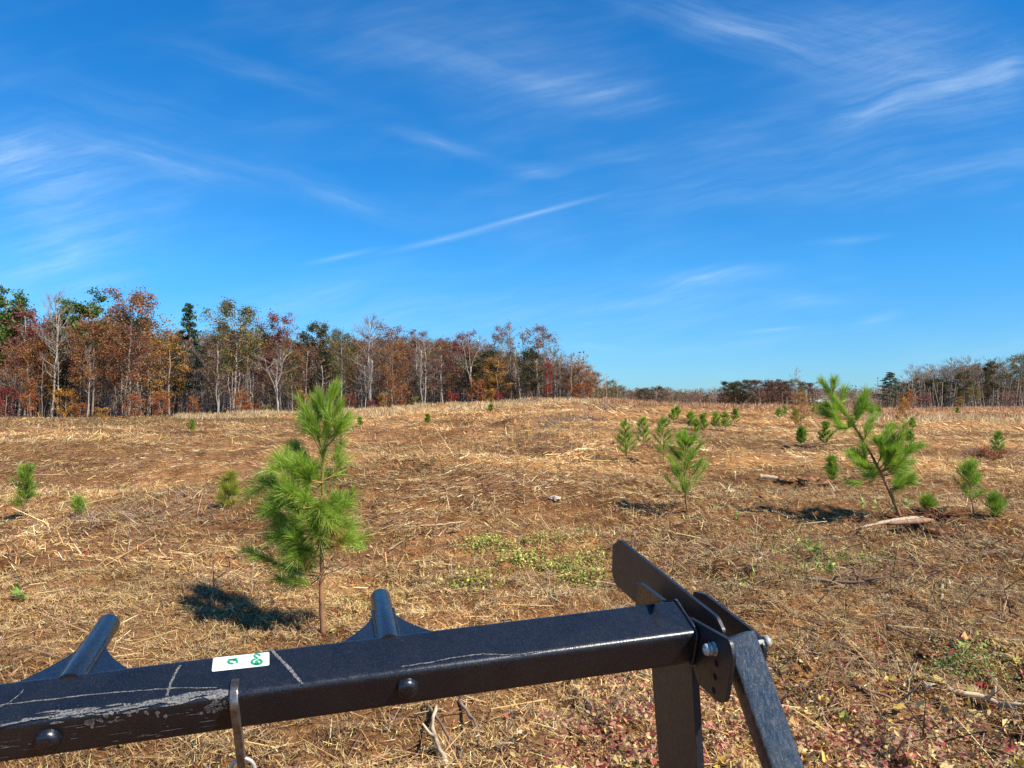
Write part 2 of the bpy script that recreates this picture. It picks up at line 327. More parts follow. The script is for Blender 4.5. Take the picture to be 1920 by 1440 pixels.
def mat_ground():
    m, t, b, o = mat_base('mulched_soil'); n = t.nodes.new; l = t.links.new
    b.inputs['Roughness'].default_value = .95; b.inputs['Specular IOR Level'].default_value = .12
    g = n('ShaderNodeTexCoord')
    def noise(scale, det=6, rough=.6, vec=None, dist=0):
        x = n('ShaderNodeTexNoise'); x.inputs['Scale'].default_value = scale; x.inputs['Detail'].default_value = det; x.inputs['Roughness'].default_value = rough; x.inputs['Distortion'].default_value = dist
        l(vec or g.outputs['Object'], x.inputs['Vector']); return x.outputs['Fac']
    def rmp(v, stops):
        r = n('ShaderNodeValToRGB'); l(v, r.inputs[0]); e = r.color_ramp.elements
        while len(e) < len(stops): e.new(.5)
        for k, (p, c) in enumerate(stops): e[k].position = p; e[k].color = (*c, 1)
        return r.outputs[0]
    def mixc(f, a, c, mode='MIX'):
        x = n('ShaderNodeMix'); x.data_type = 'RGBA'; x.blend_type = mode
        if isinstance(f, float): x.inputs[0].default_value = f
        else: l(f, x.inputs[0])
        l(a, x.inputs[6]); l(c, x.inputs[7]) if not isinstance(c, tuple) else setattr(x.inputs[7], 'default_value', (*c, 1)); return x.outputs[2]
    # swirling mower passes: stretch along a direction that drifts over the field
    sw = n('ShaderNodeTexNoise'); sw.inputs['Scale'].default_value = .02; sw.inputs['Detail'].default_value = 1; l(g.outputs['Object'], sw.inputs['Vector'])
    ang = n('ShaderNodeMapRange'); l(sw.outputs['Fac'], ang.inputs[0]); ang.inputs['From Min'].default_value = .3; ang.inputs['From Max'].default_value = .7; ang.inputs['To Min'].default_value = -1.3; ang.inputs['To Max'].default_value = 1.3
    vr = n('ShaderNodeVectorRotate'); vr.rotation_type = 'Z_AXIS'; l(g.outputs['Object'], vr.inputs['Vector']); l(ang.outputs[0], vr.inputs['Angle'])
    mp = n('ShaderNodeMapping'); l(vr.outputs[0], mp.inputs[0]); mp.inputs['Scale'].default_value = (.22, 1.6, 1)
    strand = noise(5.0, 8, .7, mp.outputs[0], .4)
    strand2 = noise(22.0, 5, .7, mp.outputs[0], .6)
    patch = noise(.16, 5, .6); patch2 = noise(.7, 5, .65); fine = noise(30, 6, .75)
    c = rmp(strand, [(.30, (.070, .040, .022)), (.44, (.160, .095, .048)), (.56, (.28, .185, .090)), (.70, (.47, .35, .18))])
    c2 = rmp(strand2, [(.30, (.050, .026, .014)), (.5, (.20, .11, .055)), (.68, (.46, .33, .18))])
    c = mixc(.45, c, c2)
    pm = rmp(patch, [(.34, (.62, .50, .44)), (.5, (1, .92, .86)), (.66, (1.3, 1.18, 1.0))])
    c = mixc(1.0, c, pm, 'MULTIPLY')
    pm2 = rmp(patch2, [(.33, (.66, .60, .56)), (.5, (1, 1, 1)), (.68, (1.28, 1.2, 1.1))])
    c = mixc(1.0, c, pm2, 'MULTIPLY')
    f3 = rmp(fine, [(.34, (.45, .42, .4)), (.5, (1, 1, 1)), (.66, (1.45, 1.4, 1.3))]); c = mixc(.8, c, f3, 'MULTIPLY')
    pk = rmp(noise(.35, 4, .6), [(.52, (0, 0, 0)), (.66, (1, 1, 1))]); c = mixc(pk, c, mixc(.5, c, (.22, .14, .095)))
    ba = n('ShaderNodeAttribute'); ba.attribute_name = 'passes'; bm_ = rmp(ba.outputs['Fac'], [(.05, (.84, .78, .74)), (.4, (1.0, .98, .96)), (.7, (1.2, 1.16, 1.08)), (.95, (1.45, 1.38, 1.22))])
    c = mixc(1.0, c, bm_, 'MULTIPLY'); c = mixc(1.0, c, (1.42, 1.32, 1.20), 'MULTIPLY')
    l(c, b.inputs['Base Color'])
    bh = n('ShaderNodeMath'); bh.operation = 'ADD'; l(strand, bh.inputs[0]); l(strand2, bh.inputs[1])
    bh2 = n('ShaderNodeMath'); bh2.operation = 'MULTIPLY_ADD'; l(fine, bh2.inputs[0]); bh2.inputs[1].default_value = .5; l(bh.outputs[0], bh2.inputs[2])
    bp = n('ShaderNodeBump'); bp.inputs['Strength'].default_value = .9; bp.inputs['Distance'].default_value = .07; l(bh2.outputs[0], bp.inputs['Height']); l(bp.outputs[0], b.inputs['Normal'])
    return m
M_GROUND = mat_ground()

# ------------------------------------------------------------------ ground sheet
NX, NY = 900, 920
uu = np.linspace(-math.asinh(900 / 3.5), math.asinh(900 / 3.5), NX); gx = 3.5 * np.sinh(uu)
vv_ = np.linspace(-math.asinh(80 / 4.), math.asinh(1100 / 4.), NY); gy = 5 + 4.0 * np.sinh(vv_)
GX, GY = np.meshgrid(gx, gy); GZ = H(GX, GY)
ga = Acc(); ii = (np.arange(NY - 1)[:, None] * NX + np.arange(NX - 1)[None, :]).ravel()
ga.add(np.stack([GX, GY, GZ], -1), np.stack([ii, ii + 1, ii + NX + 1, ii + NX], 1))
gnd = tagit(ga.build('ground', M_GROUND, smooth=True), kind='structure')
_at = gnd.data.attributes.new('passes', 'FLOAT', 'POINT'); _bb = band(GX, GY).ravel(); _at.data.foreach_set('value', _bb.astype(np.float32))

TAN = [(.66, .45, .18), (.52, .33, .12), (.76, .57, .28), (.34, .19, .08), (.21, .12, .06), (.50, .28, .12), (.56, .44, .27)]
def sector(rng, n, y0, y1, half=.80, pw=1.0):
    y = np.sqrt(rng.uniform(y0 ** 2, y1 ** 2, n)) if pw == 1 else y0 * (y1 / y0) ** rng.uniform(0, 1, n)
    x = rng.uniform(-half, half, n) * y; return x, y
def vfield(x, y, seed, wl):   # smooth pseudo noise 0..1
    r = np.random.default_rng(seed); o = np.zeros_like(x)
    for k in range(9):
        a = r.uniform(0, 6.28); f = 6.28 / (wl * r.uniform(.6, 1.5)); o += np.sin(f * (math.cos(a) * x + math.sin(a) * y) + r.uniform(0, 6.28))
    return 1 / (1 + np.exp(-o * .75))
def strew(name, n, y0, y1, l0, l1, wd, seed, label, lift=.01, wts=(3.5, 4.5, 2.4, 3.4, 3.6, 2.5, 1), half=.8, tilt=.28):
    rng = np.random.default_rng(seed); x, y = sector(rng, n, y0, y1, half)
    keep = rng.uniform(0, 1, n) < (.35 + .65 * vfield(x, y, seed + 1, (y0 + y1) * .16)); x, y = x[keep], y[keep]; n = len(x)
    # heading follows the mower passes
    head = contour(x, y) + rng.normal(0, .75 if y0 > 15 else 1.3, n); bd_ = band(x, y)
    el = rng.normal(0, tilt, n) + np.where(rng.uniform(0, 1, n) < .035, rng.uniform(.4, 1.2, n), 0)
    D = np.stack([np.cos(head) * np.cos(el), np.sin(head) * np.cos(el), np.abs(np.sin(el))], 1)
    Ln = rng.lognormal(0, .45, n) * (l0 + l1) / 2; Ln = np.clip(Ln, l0, l1 * 1.8); z = H(x, y)
    P = np.stack([x, y, z + rng.uniform(0, lift * 2, n)], 1); P[:, :2] -= D[:, :2] * Ln[:, None] / 2
    col = palette(rng, n, TAN, wts, .28)
    dk = vfield(x, y, 31, 7)[:, None]; col = col * (.85 + .3 * dk) * (.70 + .68 * bd_[:, None])
    a = Acc(); fc = np.tile(np.array([[0, 0, 1.0]]), (n, 1)) + rng.normal(0, .5, (n, 3))
    blades(a, P, D, Ln, wd * rng.uniform(.5, 1.5, n), col, rng, sag=.08, segs=1, taper=.6, face=fc)
    return tagit(a.build(name, M_STRAW), label, 'mulch', kind='stuff')
strew('straw_mulch', 230000, 3.5, 8.5, .02, .07, .0042, 1, 'chopped tan straw and stalk mulch covering the nearest ground', .014, tilt=.40)
strew('straw_mulch', 6000, 3.5, 9, .12, .26, .0055, 11, 'longer dry stalks lying loose on the nearest mulch', .03, tilt=.2)
strew('straw_mulch', 210000, 8, 20, .04, .13, .008, 2, 'shredded stalk mulch strewn over the middle ground behind the near pine', .022, tilt=.40)
strew('straw_mulch', 2500, 8, 22, .25, .5, .011, 12, 'longer loose stalks over the middle ground', .05, (2, 2, 4, 1, 1, 1, 2), tilt=.15)
strew('straw_mulch', 190000, 19, 46, .08, .24, .016, 3, 'tan and brown mown stalks lying in swathes across the hollow', .03)
strew('straw_mulch', 1800, 20, 50, .4, .9, .022, 13, 'pale long stalks lying across the hollow', .06, (2, 1, 4, .5, .5, .5, 2), tilt=.12)
strew('straw_mulch', 130000, 44, 100, .16, .5, .036, 4, 'mown stalks lying over the far slope below the woods', .04)

# mown swaths: combed stalks along the passes the cutter made round the hollow and over the slope
def swaths():
    rng = np.random.default_rng(88); pal, drk = Acc(), Acc()
    PATHS = [[(610, 872), (660, 893), (720, 906), (790, 906), (860, 886), (900, 868)], [(630, 905), (700, 928), (790, 930), (880, 906), (960, 884)], [(600, 990), (700, 972), (800, 945), (900, 915), (1010, 888), (1100, 868)], [(690, 1000), (800, 975), (930, 938), (1060, 905), (1180, 880)],
        [(640, 845), (720, 858), (820, 862), (920, 848)], [(-20, 832), (120, 822), (260, 832), (330, 845)], [(180, 890), (270, 855), (340, 842), (460, 842), (560, 858)], [(20, 935), (150, 908), (300, 880), (420, 872), (540, 880)], [(-20, 885), (100, 868), (200, 862)], [(200, 950), (330, 925), (440, 915), (560, 925)],
        [(690, 805), (800, 792), (900, 800), (1010, 812), (1100, 808)], [(760, 835), (880, 848), (990, 845), (1090, 830), (1160, 815)], [(860, 772), (960, 784), (1060, 782), (1150, 772)], [(900, 870), (1000, 862), (1090, 848), (1180, 832)], [(1000, 930), (1100, 905), (1200, 893), (1320, 890)],
        [(1300, 930), (1400, 915), (1520, 925), (1650, 940)], [(1290, 822), (1420, 835), (1560, 842), (1700, 832), (1900, 826)], [(1460, 868), (1600, 872), (1750, 862), (1930, 850)], [(1690, 905), (1800, 895), (1930, 900)], [(1560, 890), (1660, 900), (1760, 920), (1930, 935)], [(1280, 800), (1420, 806), (1560, 812), (1720, 810)], [(400, 818), (520, 812), (640, 812)], [(60, 806), (200, 802), (360, 808)], [(1120, 960), (1240, 935), (1350, 930)]]
    for q, pth in enumerate(PATHS):
        P = np.array([ground(*p) for p in pth]); P = interp_path0(P, 60); T = np.gradient(P[:, :2], axis=0); L_ = np.linalg.norm(np.diff(P[:, :2], axis=0), axis=1).sum(); T /= np.linalg.norm(T, axis=1, keepdims=True); Nn = np.stack([-T[:, 1], T[:, 0]], 1); d_ = P[:, 1].mean()
        for off, acc_, cols in ((0, pal, [(.74, .54, .27), (.62, .43, .19), (.80, .63, .36)]), (.030 * d_, drk, [(.16, .09, .05), (.22, .12, .065), (.28, .16, .085)]), (.055 * d_, pal, [(.62, .43, .20), (.52, .34, .15)]), (-.028 * d_, drk, [(.18, .10, .06), (.24, .14, .08)])):
            n = int(min(2600, L_ / d_ * 1300)); t = rng.uniform(0, 59, n); i = t.astype(int); kp = rng.uniform(0, 1, n) < (.25 + .75 * _n1(t * .22 + q * 40 + off * 9)); i, t = i[kp], t[kp]; n = len(i)
            C = P[i, :2] + (P[np.minimum(i + 1, 59), :2] - P[i, :2]) * (t - i)[:, None] + Nn[i] * (off + rng.normal(0, .008 * d_, n))[:, None]; hd = np.arctan2(T[i, 1], T[i, 0]) + rng.normal(0, .22, n); el = np.abs(rng.normal(0, .12, n))
            D = np.stack([np.cos(hd), np.sin(hd), el], 1); Ln = d_ * .008 * rng.lognormal(0, .4, n)
            blades(acc_, np.stack([C[:, 0], C[:, 1], H(C[:, 0], C[:, 1]) + .01 + .0008 * d_], 1) - D * [1, 1, 0] * Ln[:, None] / 2, D, Ln, .00062 * d_ * rng.uniform(.5, 1.4, n), palette(rng, n, cols, None, .2), rng, sag=.05, segs=1, taper=.6, face=np.tile([[0, 0, 1.]], (n, 1)) + rng.normal(0, .4, (n, 3)))
    tagit(pal.build('pale_swath', M_STRAW), 'pale combed swaths of stalks curving round the hollow and slope', 'mulch', kind='stuff'); tagit(drk.build('dark_swath', M_TWIG), 'dark furrow debris lying between the pale swaths', 'mulch', kind='stuff')
def interp_path0(pts, n):
    s_ = np.concatenate([[0], np.cumsum(np.linalg.norm(np.diff(pts, axis=0), axis=1))]); t = np.linspace(0, s_[-1], n); o = np.stack([np.interp(t, s_, pts[:, q]) for q in range(3)], 1)
    for _ in range(12): o[1:-1] = (o[:-2] + 2 * o[1:-1] + o[2:]) / 4
    return o
swaths()

# ------------------------------------------------------------------ machine arm (steel push bar of a cutter), local frame: X along the beam to the right, Y away, Z up
_A = np.array([.4510, 1.868, -.604]); _d = np.array([.97121532, .23352452, .04697972])
_b = np.array([-.23376921, .89653837, .37625909]); _n = np.array([.0457466, -.376411, .92532265])
_d /= np.linalg.norm(_d); _b -= _b @ _d * _d; _b /= np.linalg.norm(_b); _n = np.cross(_d, _b)
OW = cam2w(_A); AX = np.stack([cam2w(v) - np.array([0, 0, CAMZ]) for v in (_d, _b, _n)], 1)   # columns = local axes in world
def loc_plane(px, py, axis, val):       # local coordinates of the point seen at a pixel on a local plane
    dl = AX.T @ rayw(px, py); ol = AX.T @ (np.array([0, 0, CAMZ]) - OW)
    t = (val - ol[axis]) / dl[axis]; return ol + dl * t
def topix(p):
    q = AX @ np.asarray(p, float) + OW - np.array([0, 0, CAMZ]); y = q[1] * cp + q[2] * sp; z = -q[1] * sp + q[2] * cp
    return CX + FPX * q[0] / y, CY - FPX * z / y

def mat_paint(name, dust=.5, wear=0.0, rough=.34, bare=0.0):
    m, t, b, o = mat_base(name); n = t.nodes.new; l = t.links.new
    g = n('ShaderNodeTexCoord')
    def noise(scale, det=5, rough_=.6, vec=None):
        x = n('ShaderNodeTexNoise'); x.inputs['Scale'].default_value = scale; x.inputs['Detail'].default_value = det; x.inputs['Roughness'].default_value = rough_
        l(vec or g.outputs['Object'], x.inputs['Vector']); return x.outputs['Fac']
    def mr(v, a, c, d=0., e=1.):
        x = n('ShaderNodeMapRange'); l(v, x.inputs[0])
        for nm, q in (('From Min', a), ('From Max', c), ('To Min', d), ('To Max', e)): x.inputs[nm].default_value = q
        return x.outputs[0]
    def mul(a, c):
        x = n('ShaderNodeMath'); x.operation = 'MULTIPLY'
        for i, q in enumerate((a, c)):
            if isinstance(q, float): x.inputs[i].default_value = q
            else: l(q, x.inputs[i])
        return x.outputs[0]
    def add(a, c):
        x = n('ShaderNodeMath'); x.operation = 'ADD'; x.use_clamp = True; l(a, x.inputs[0]); l(c, x.inputs[1]); return x.outputs[0]
    def mix(f, a, c):
        x = n('ShaderNodeMix'); x.data_type = 'RGBA'; l(f, x.inputs[0])
        for i, q in ((6, a), (7, c)):
            if isinstance(q, tuple): x.inputs[i].default_value = (*q, 1)
            else: l(q, x.inputs[i])
        return x.outputs[2]
    specks = mul(mr(noise(620, 2, .6), .58, .72), mr(noise(14, 4), .36, .62, .2, 1.))
    film = mr(noise(9, 6, .7), .35, .75, 0., .16)
    hair = mul(mr(noise(260, 2, .5), .61, .66), .5)
    dst = mul(add(add(specks, hair), film), float(dust))
    c = mix(dst, (.004, .006, .011), (.22, .20, .17))
    if wear > 0:   # rubbed, scraped bands
        mp = n('ShaderNodeMapping'); l(g.outputs['Object'], mp.inputs[0]); mp.inputs['Scale'].default_value = (60, 22, 4)
        sc_ = mul(mr(noise(3, 7, .75, mp.outputs[0]), .46, .78), float(wear)); c = mix(sc_, c, (.30, .31, .33))
    l(c, b.inputs['Base Color']); b.inputs['Specular IOR Level'].default_value = .75
    rg = add(mr(noise(60, 5, .7), .3, .7, rough - .06, rough + .12), mul(dst, .4)); l(rg, b.inputs['Roughness'])
    bp = n('ShaderNodeBump'); bp.inputs['Strength'].default_value = .35; bp.inputs['Distance'].default_value = .0012; l(noise(260, 3, .6), bp.inputs['Height']); l(bp.outputs[0], b.inputs['Normal'])
    return m
M_PAINT = mat_paint('dusty_black_paint', .22, rough=.25)
M_PLATE = mat_paint('satin_black_plate', .25, rough=.42)
M_WORN = mat_paint('rubbed_black_paint', .5, wear=.36, rough=.24); M_WORN.node_tree.nodes['Principled BSDF'].inputs['Specular IOR Level'].default_value = 1.0
def mat_plain(name, colr, rough, metal=0.0, noise=None, colr2=None):
    m, t, b, o = mat_base(name); b.inputs['Base Color'].default_value = (*colr, 1); b.inputs['Roughness'].default_value = rough; b.inputs['Metallic'].default_value = metal
    if noise:
        g = t.nodes.new('ShaderNodeTexCoord'); x = t.nodes.new('ShaderNodeTexNoise'); x.inputs['Scale'].default_value = noise; x.inputs['Detail'].default_value = 6; x.inputs['Roughness'].default_value = .7
        t.links.new(g.outputs['Object'], x.inputs['Vector']); r = t.nodes.new('ShaderNodeValToRGB'); t.links.new(x.outputs['Fac'], r.inputs[0])
        r.color_ramp.elements[0].position = .4; r.color_ramp.elements[0].color = (*colr, 1); r.color_ramp.elements[1].position = .62; r.color_ramp.elements[1].color = (*(colr2 or colr), 1)
        t.links.new(r.outputs[0], b.inputs['Base Color'])
    return m
M_STEEL = mat_plain('worn_steel', (.33, .32, .30), .33, .85, 40, (.16, .11, .07))
M_ZINC = mat_plain('zinc_plate', (.72, .70, .64), .32, .45, 60, (.50, .46, .36))
M_SCUFF = mat_plain('bare_scuff', (.27, .265, .25), .5, .2, 240, (.02, .02, .02))
M_DECAL = mat_plain('decal_white', (.72, .76, .74), .45, 0, 70, (.62, .67, .64))
M_GREEN = mat_plain('decal_green', (.015, .27, .12), .5)
M_GREY = mat_plain('decal_grey', (.35, .38, .38), .6)
M_WELD = mat_paint('weld_bead', .3, rough=.4)
M_HOLE = mat_plain('hole_shade', (.003, .003, .003), .9)

def bev(o, wdt, seg=3, ang=40):
    m = o.modifiers.new('bevel', 'BEVEL'); m.width = wdt; m.segments = seg; m.limit_method = 'ANGLE'; m.angle_limit = R(ang)
    m.harden_normals = False; return o
def plate(name, outline, axis, v0, v1, mat, parent, bevel=.0015, holes=()):
    """outline: list of 2-D points in the other two local axes; extruded v0..v1 along axis"""
    n_ = len(outline); oth = [i for i in range(3) if i != axis]; a = Acc(); V = np.zeros((2 * n_, 3))
    for k, v in ((0, v0), (1, v1)):
        V[k * n_:(k + 1) * n_, oth[0]] = [p[0] for p in outline]; V[k * n_:(k + 1) * n_, oth[1]] = [p[1] for p in outline]; V[k * n_:(k + 1) * n_, axis] = v
    me = bpy.data.meshes.new(name); fs = [list(range(n_)), list(range(n_, 2 * n_))[::-1]] + [[i, n_ + i, n_ + (i + 1) % n_, (i + 1) % n_] for i in range(n_)]
    me.from_pydata([tuple(v) for v in V], [], fs); me.materials.append(mat)
    import bmesh
    bm = bmesh.new(); bm.from_mesh(me); bmesh.ops.recalc_face_normals(bm, faces=bm.faces); bm.to_mesh(me); bm.free()
    o = bpy.data.objects.new(name, me); link(o, parent); KIDS.setdefault(parent.name, []).append(o)
    if bevel: bev(o, bevel, 2)
    return o
def roundpoly(pts, r, seg=4):
    out = []; m = len(pts)
    for i in range(m):
        p0, p, p1 = np.array(pts[i - 1], float), np.array(pts[i], float), np.array(pts[(i + 1) % m], float)
        ri = r[i] if isinstance(r, (list, tuple)) else r
        if ri <= 0: out.append(tuple(p)); continue
        a = (p0 - p) / np.linalg.norm(p0 - p); c = (p1 - p) / np.linalg.norm(p1 - p); ri = min(ri, .45 * min(np.linalg.norm(p0 - p), np.linalg.norm(p1 - p)))
        for k in range(seg + 1):
            t = k / seg; out.append(tuple((1 - t) ** 2 * (p + a * ri) + 2 * t * (1 - t) * p + t * t * (p + c * ri)))
    return out

bar = bpy.data.objects.new('push_bar', None); bar.empty_display_size = .2; link(bar)
M4 = Matrix(((AX[0, 0], AX[0, 1], AX[0, 2], OW[0]), (AX[1, 0], AX[1, 1], AX[1, 2], OW[1]), (AX[2, 0], AX[2, 1], AX[2, 2], OW[2]), (0, 0, 0, 1)))
bar.matrix_world = M4
tagit(bar, 'dusty black steel push bar with stub pins and bolted end plates crossing the foreground', 'push bar')
W_, H_ = .1307, .100
XL = -2.3
# hollow square tube with rounded long edges
sec = roundpoly([(0, 0), (W_, 0), (W_, -H_), (0, -H_)], .0165, 6); ns = len(sec)
xs = np.linspace(XL, 0, 60); a = Acc(); V = np.array([[(x, p[0], p[1]) for p in sec] for x in xs]).reshape(-1, 3)
i = np.arange(len(xs) - 1)[:, None] * ns; j = np.arange(ns)[None, :]; k = (j + 1) % ns
a.add(V, np.stack([i + j, i + ns + j, i + ns + k, i + k], -1).reshape(-1, 4))
inn = [((p[0] - W_ / 2) * .88 + W_ / 2, (p[1] + H_ / 2) * .86 - H_ / 2) for p in sec]
for x in (XL, 0):
    b0 = a.n; a.add(np.array([(x, p[0], p[1]) for p in sec] + [(x, p[0], p[1]) for p in inn] + [(x - .05 * (1 if x == 0 else -1), p[0], p[1]) for p in inn]),
                    np.array([(q, (q + 1) % ns, ns + (q + 1) % ns, ns + q) for q in range(ns)] + [(ns + q, ns + (q + 1) % ns, 2 * ns + (q + 1) % ns, 2 * ns + q) for q in range(ns)]))
beam = a.build('cross_tube', M_PAINT, bar, smooth=True)
mdn = beam.modifiers.new('edge', 'EDGE_SPLIT'); mdn.split_angle = R(35)

a = Acc(); pw_ = np.array([(-.0005, (p[0] - W_ / 2) * 1.03 + W_ / 2, (p[1] + H_ / 2) * 1.03 - H_ / 2) for p in sec + sec[:1]]); tt = np.linspace(0, 1, 160); pi_ = np.stack([np.interp(tt, np.linspace(0, 1, len(pw_)), pw_[:, q]) for q in range(3)], 1)
add_tube(a, pi_, .0042 * (1 + .18 * np.sin(np.arange(160) * 1.3)), 8, cap=False); a.build('weld_bead', M_WELD, bar, smooth=True)
# stub pins with curved gussets behind the tube
PA = R(15.5); pdir = np.array([0, math.cos(PA), -math.sin(PA)]); pn = np.array([0, math.sin(PA), math.cos(PA)])
for (bx, by, tx, ty) in ((131, 1257, 193, 1168), (728, 1187, 712, 1120)):
    base = loc_plane(bx, by, 1, W_); base[2] = min(base[2], -.012); base[2] = -.022
    # length so that the tip projects at the right row
    ln = min(np.linspace(.05, .6, 300), key=lambda s: abs(topix(base + pdir * s + pn * .0)[1] - ty))
    a = Acc(); rr = .0265
    P = [base - pdir * .02, base + pdir * (ln - .006), base + pdir * (ln - .001), base + pdir * ln]
    V, Q, T = tube(P, [rr, rr, rr * .93, rr * .8], 28); a.add(V, Q); a.T.append(T); a.TC.append(np.ones((len(T), 4))); a.TM.append(np.zeros(len(T)))
    pin = a.build('pin', M_PAINT, bar, smooth=True); pin.modifiers.new('edge', 'EDGE_SPLIT').split_angle = R(40)
    # gusset: plate in the plane of X and pin axis, concave flanks, slightly below the pin axis
    hw = .125; m_ = 12; th = .010; prof = []
    for q in range(m_ + 1):
        t = q / m_; prof.append((-(hw * (1 - t) ** 1.55 + rr * .9 * t), t * ln * .66))
    out = prof + [(-x, y) for x, y in prof[::-1]]
    me = bpy.data.meshes.new('gusset'); vs_ = []
    for s in (-.5, .5):
        for x, y in out: vs_.append(tuple(base + np.array([x, 0, 0]) + pdir * (y - .004) + pn * (s * th)))
    no = len(out); me.from_pydata(vs_, [], [list(range(no))[::-1], list(range(no, 2 * no))] + [[q, (q + 1) % no, no + (q + 1) % no, no + q] for q in range(no)])
    me.materials.append(M_PAINT); g_ = bpy.data.objects.new('gusset', me); link(g_, bar); bev(g_, .001, 1)
    # weld beads along the pin on the gusset
    for s in (-1, 1):
        a = Acc(); tt = np.linspace(0, ln * .62, 14)
        Pw = [base + np.array([s * rr * .98, 0, 0]) + pdir * q + pn * (th * .5 + .0015) for q in tt]
        add_tube(a, Pw, .0045 * (1 + .15 * np.sin(tt * 300)), 8); wd_ = a.build('weld_bead', M_WELD, bar, smooth=True)

# domed bolt heads on the front face
for (px, py) in ((88, 1392), (764, 1294)):
    c = loc_plane(px, py, 1, -.01); a = Acc(); r0 = .0215
    P = [(c[0], .002, c[2]), (c[0], -.007, c[2]), (c[0], -.0135, c[2]), (c[0], -.0165, c[2]), (c[0], -.0175, c[2])]
    add_tube(a, P, [r0 * 1.18, r0 * 1.15, r0, r0 * .82, r0 * .72], 24); bo = a.build('bolt', M_PAINT, bar, smooth=True); bo.modifiers.new('edge', 'EDGE_SPLIT').split_angle = R(40)

# lug: flat bar standing proud of the front face and hanging below it
lc = loc_plane(440, 1330, 1, -.01); lx = lc[0]; LT = .0085
lug = plate('lug', roundpoly([(.045, .0005), (.040, .007), (.004, .009), (-.018, -.012), (-.020, -.05), (-.012, -.09), (-.012, -.215), (.010, -.222), (.012, -.101), (.030, -.1005)], [0, .004, .01, .012, .02, .01, .01, .01, .0, .0]), 0, lx - LT, lx + LT, M_STEEL, bar, .002)

# decal on the top face
def toploc(px, py, z=.0): return loc_plane(px, py, 2, z)
c4 = [toploc(397, 1260), toploc(505, 1248), toploc(505, 1223), toploc(400, 1234)]
a = Acc(); uvp = roundpoly([(p[0], p[1]) for p in c4], .004, 3); V = [(p[0], p[1], .0008) for p in uvp] + [(sum(p[0] for p in uvp) / len(uvp), sum(p[1] for p in uvp) / len(uvp), .0008)]
a.add(V, None, [(q, (q + 1) % len(uvp), len(uvp)) for q in range(len(uvp))]); dec = a.build('decal', M_DECAL, bar)
KIDS.setdefault(dec.name, [])
def ribbon(acc, pix, wd, z, mat=0):
    P = np.array([toploc(*p) for p in pix]); P[:, 2] = z
    T = np.gradient(P[:, :2], axis=0); T /= np.linalg.norm(T, axis=1, keepdims=True) + 1e-9; S = np.stack([-T[:, 1], T[:, 0]], 1)
    wd = np.broadcast_to(wd, (len(P),)); V = np.zeros((len(P), 2, 3)); V[:, 0, :2] = P[:, :2] - S * wd[:, None] / 2; V[:, 1, :2] = P[:, :2] + S * wd[:, None] / 2; V[..., 2] = z
    q = np.arange(len(P) - 1)[:, None] * 2; acc.add(V.reshape(-1, 3), q + np.array([0, 1, 3, 2]), mat=mat)
zp = lambda x, y: (380 + x / 6.0, 1200 + y / 6.0)
a = Acc()
arc = lambda cx, cy, rx, ry, a0, a1, n=16: [zp(cx + rx * math.cos(R(t)), cy + ry * math.sin(R(t))) for t in np.linspace(a0, a1, n)]
ribbon(a, arc(608, 250, 56, 30, -75, 255, 26), .0058, .0016)                                     # ring with a notch
ribbon(a, [zp(608, 235), zp(608, 275)], .006, .0016); ribbon(a, [zp(585, 262), zp(608, 284), zp(636, 258)], .0052, .0016)
ribbon(a, [zp(606, 222), zp(612, 200), zp(590, 196), zp(582, 178), zp(600, 163), zp(630, 166), zp(648, 186)], .0052, .0016)  # hook
a.build('decal_symbol', M_GREEN, dec); a = Acc()
ribbon(a, arc(330, 248, 40, 22, 60, 330, 18), .0058, .0016); ribbon(a, [zp(292, 228), zp(340, 222), zp(395, 214)], .0044, .0016); ribbon(a, [zp(350, 226), zp(384, 236), zp(390, 262)], .0052, .0016)
a.build('decal_symbol', M_GREEN, dec)
a = Acc(); ribbon(a, [zp(180, 316), zp(260, 306), zp(340, 300), zp(425, 288)], .0012, .0014); ribbon(a, [zp(250, 306), zp(255, 272), zp(275, 248)], .0011, .00145); ribbon(a, [zp(378, 294), zp(374, 262)], .0011, .00145)
a.build('decal_lines', M_GREY, dec)

# scuffs, scratches and a lodged stalk on the tube
def scratch(pix, wd, z=.0007):
    a = Acc(); P = np.array(pix, float); t = np.linspace(0, 1, len(P)); tt = np.linspace(0, 1, 6 * len(P)); r_ = np.random.default_rng(len(pix))
    Pi = np.stack([np.interp(tt, t, P[:, 0]), np.interp(tt, t, P[:, 1])], 1) + r_.normal(0, .35, (len(tt), 2))
    ribbon(a, Pi, wd * r_.uniform(.5, 1.3, len(tt)), z); a.build('scratch', M_SCUFF, bar)
scratch([(338, 1248), (328, 1264), (320, 1282), (313, 1306)], .0055)
scratch([(508, 1217), (522, 1233), (540, 1250), (556, 1270), (566, 1282)], .007)
scratch([(0, 1322), (90, 1312), (180, 1302), (260, 1295), (340, 1290), (408, 1290)], .0026, .0009)
scratch([(0, 1326), (20, 1316), (38, 1302), (44, 1294)], .0022, .001)
scratch([(752, 1250), (800, 1243), (860, 1232), (905, 1226), (960, 1229), (1010, 1222)], .0028)
scratch([(0, 1361), (60, 1349), (120, 1340), (200, 1332), (260, 1322)], .006, .0006)
scratch([(225, 1330), (300, 1315), (350, 1304), (400, 1298), (428, 1296)], .012, .0006)
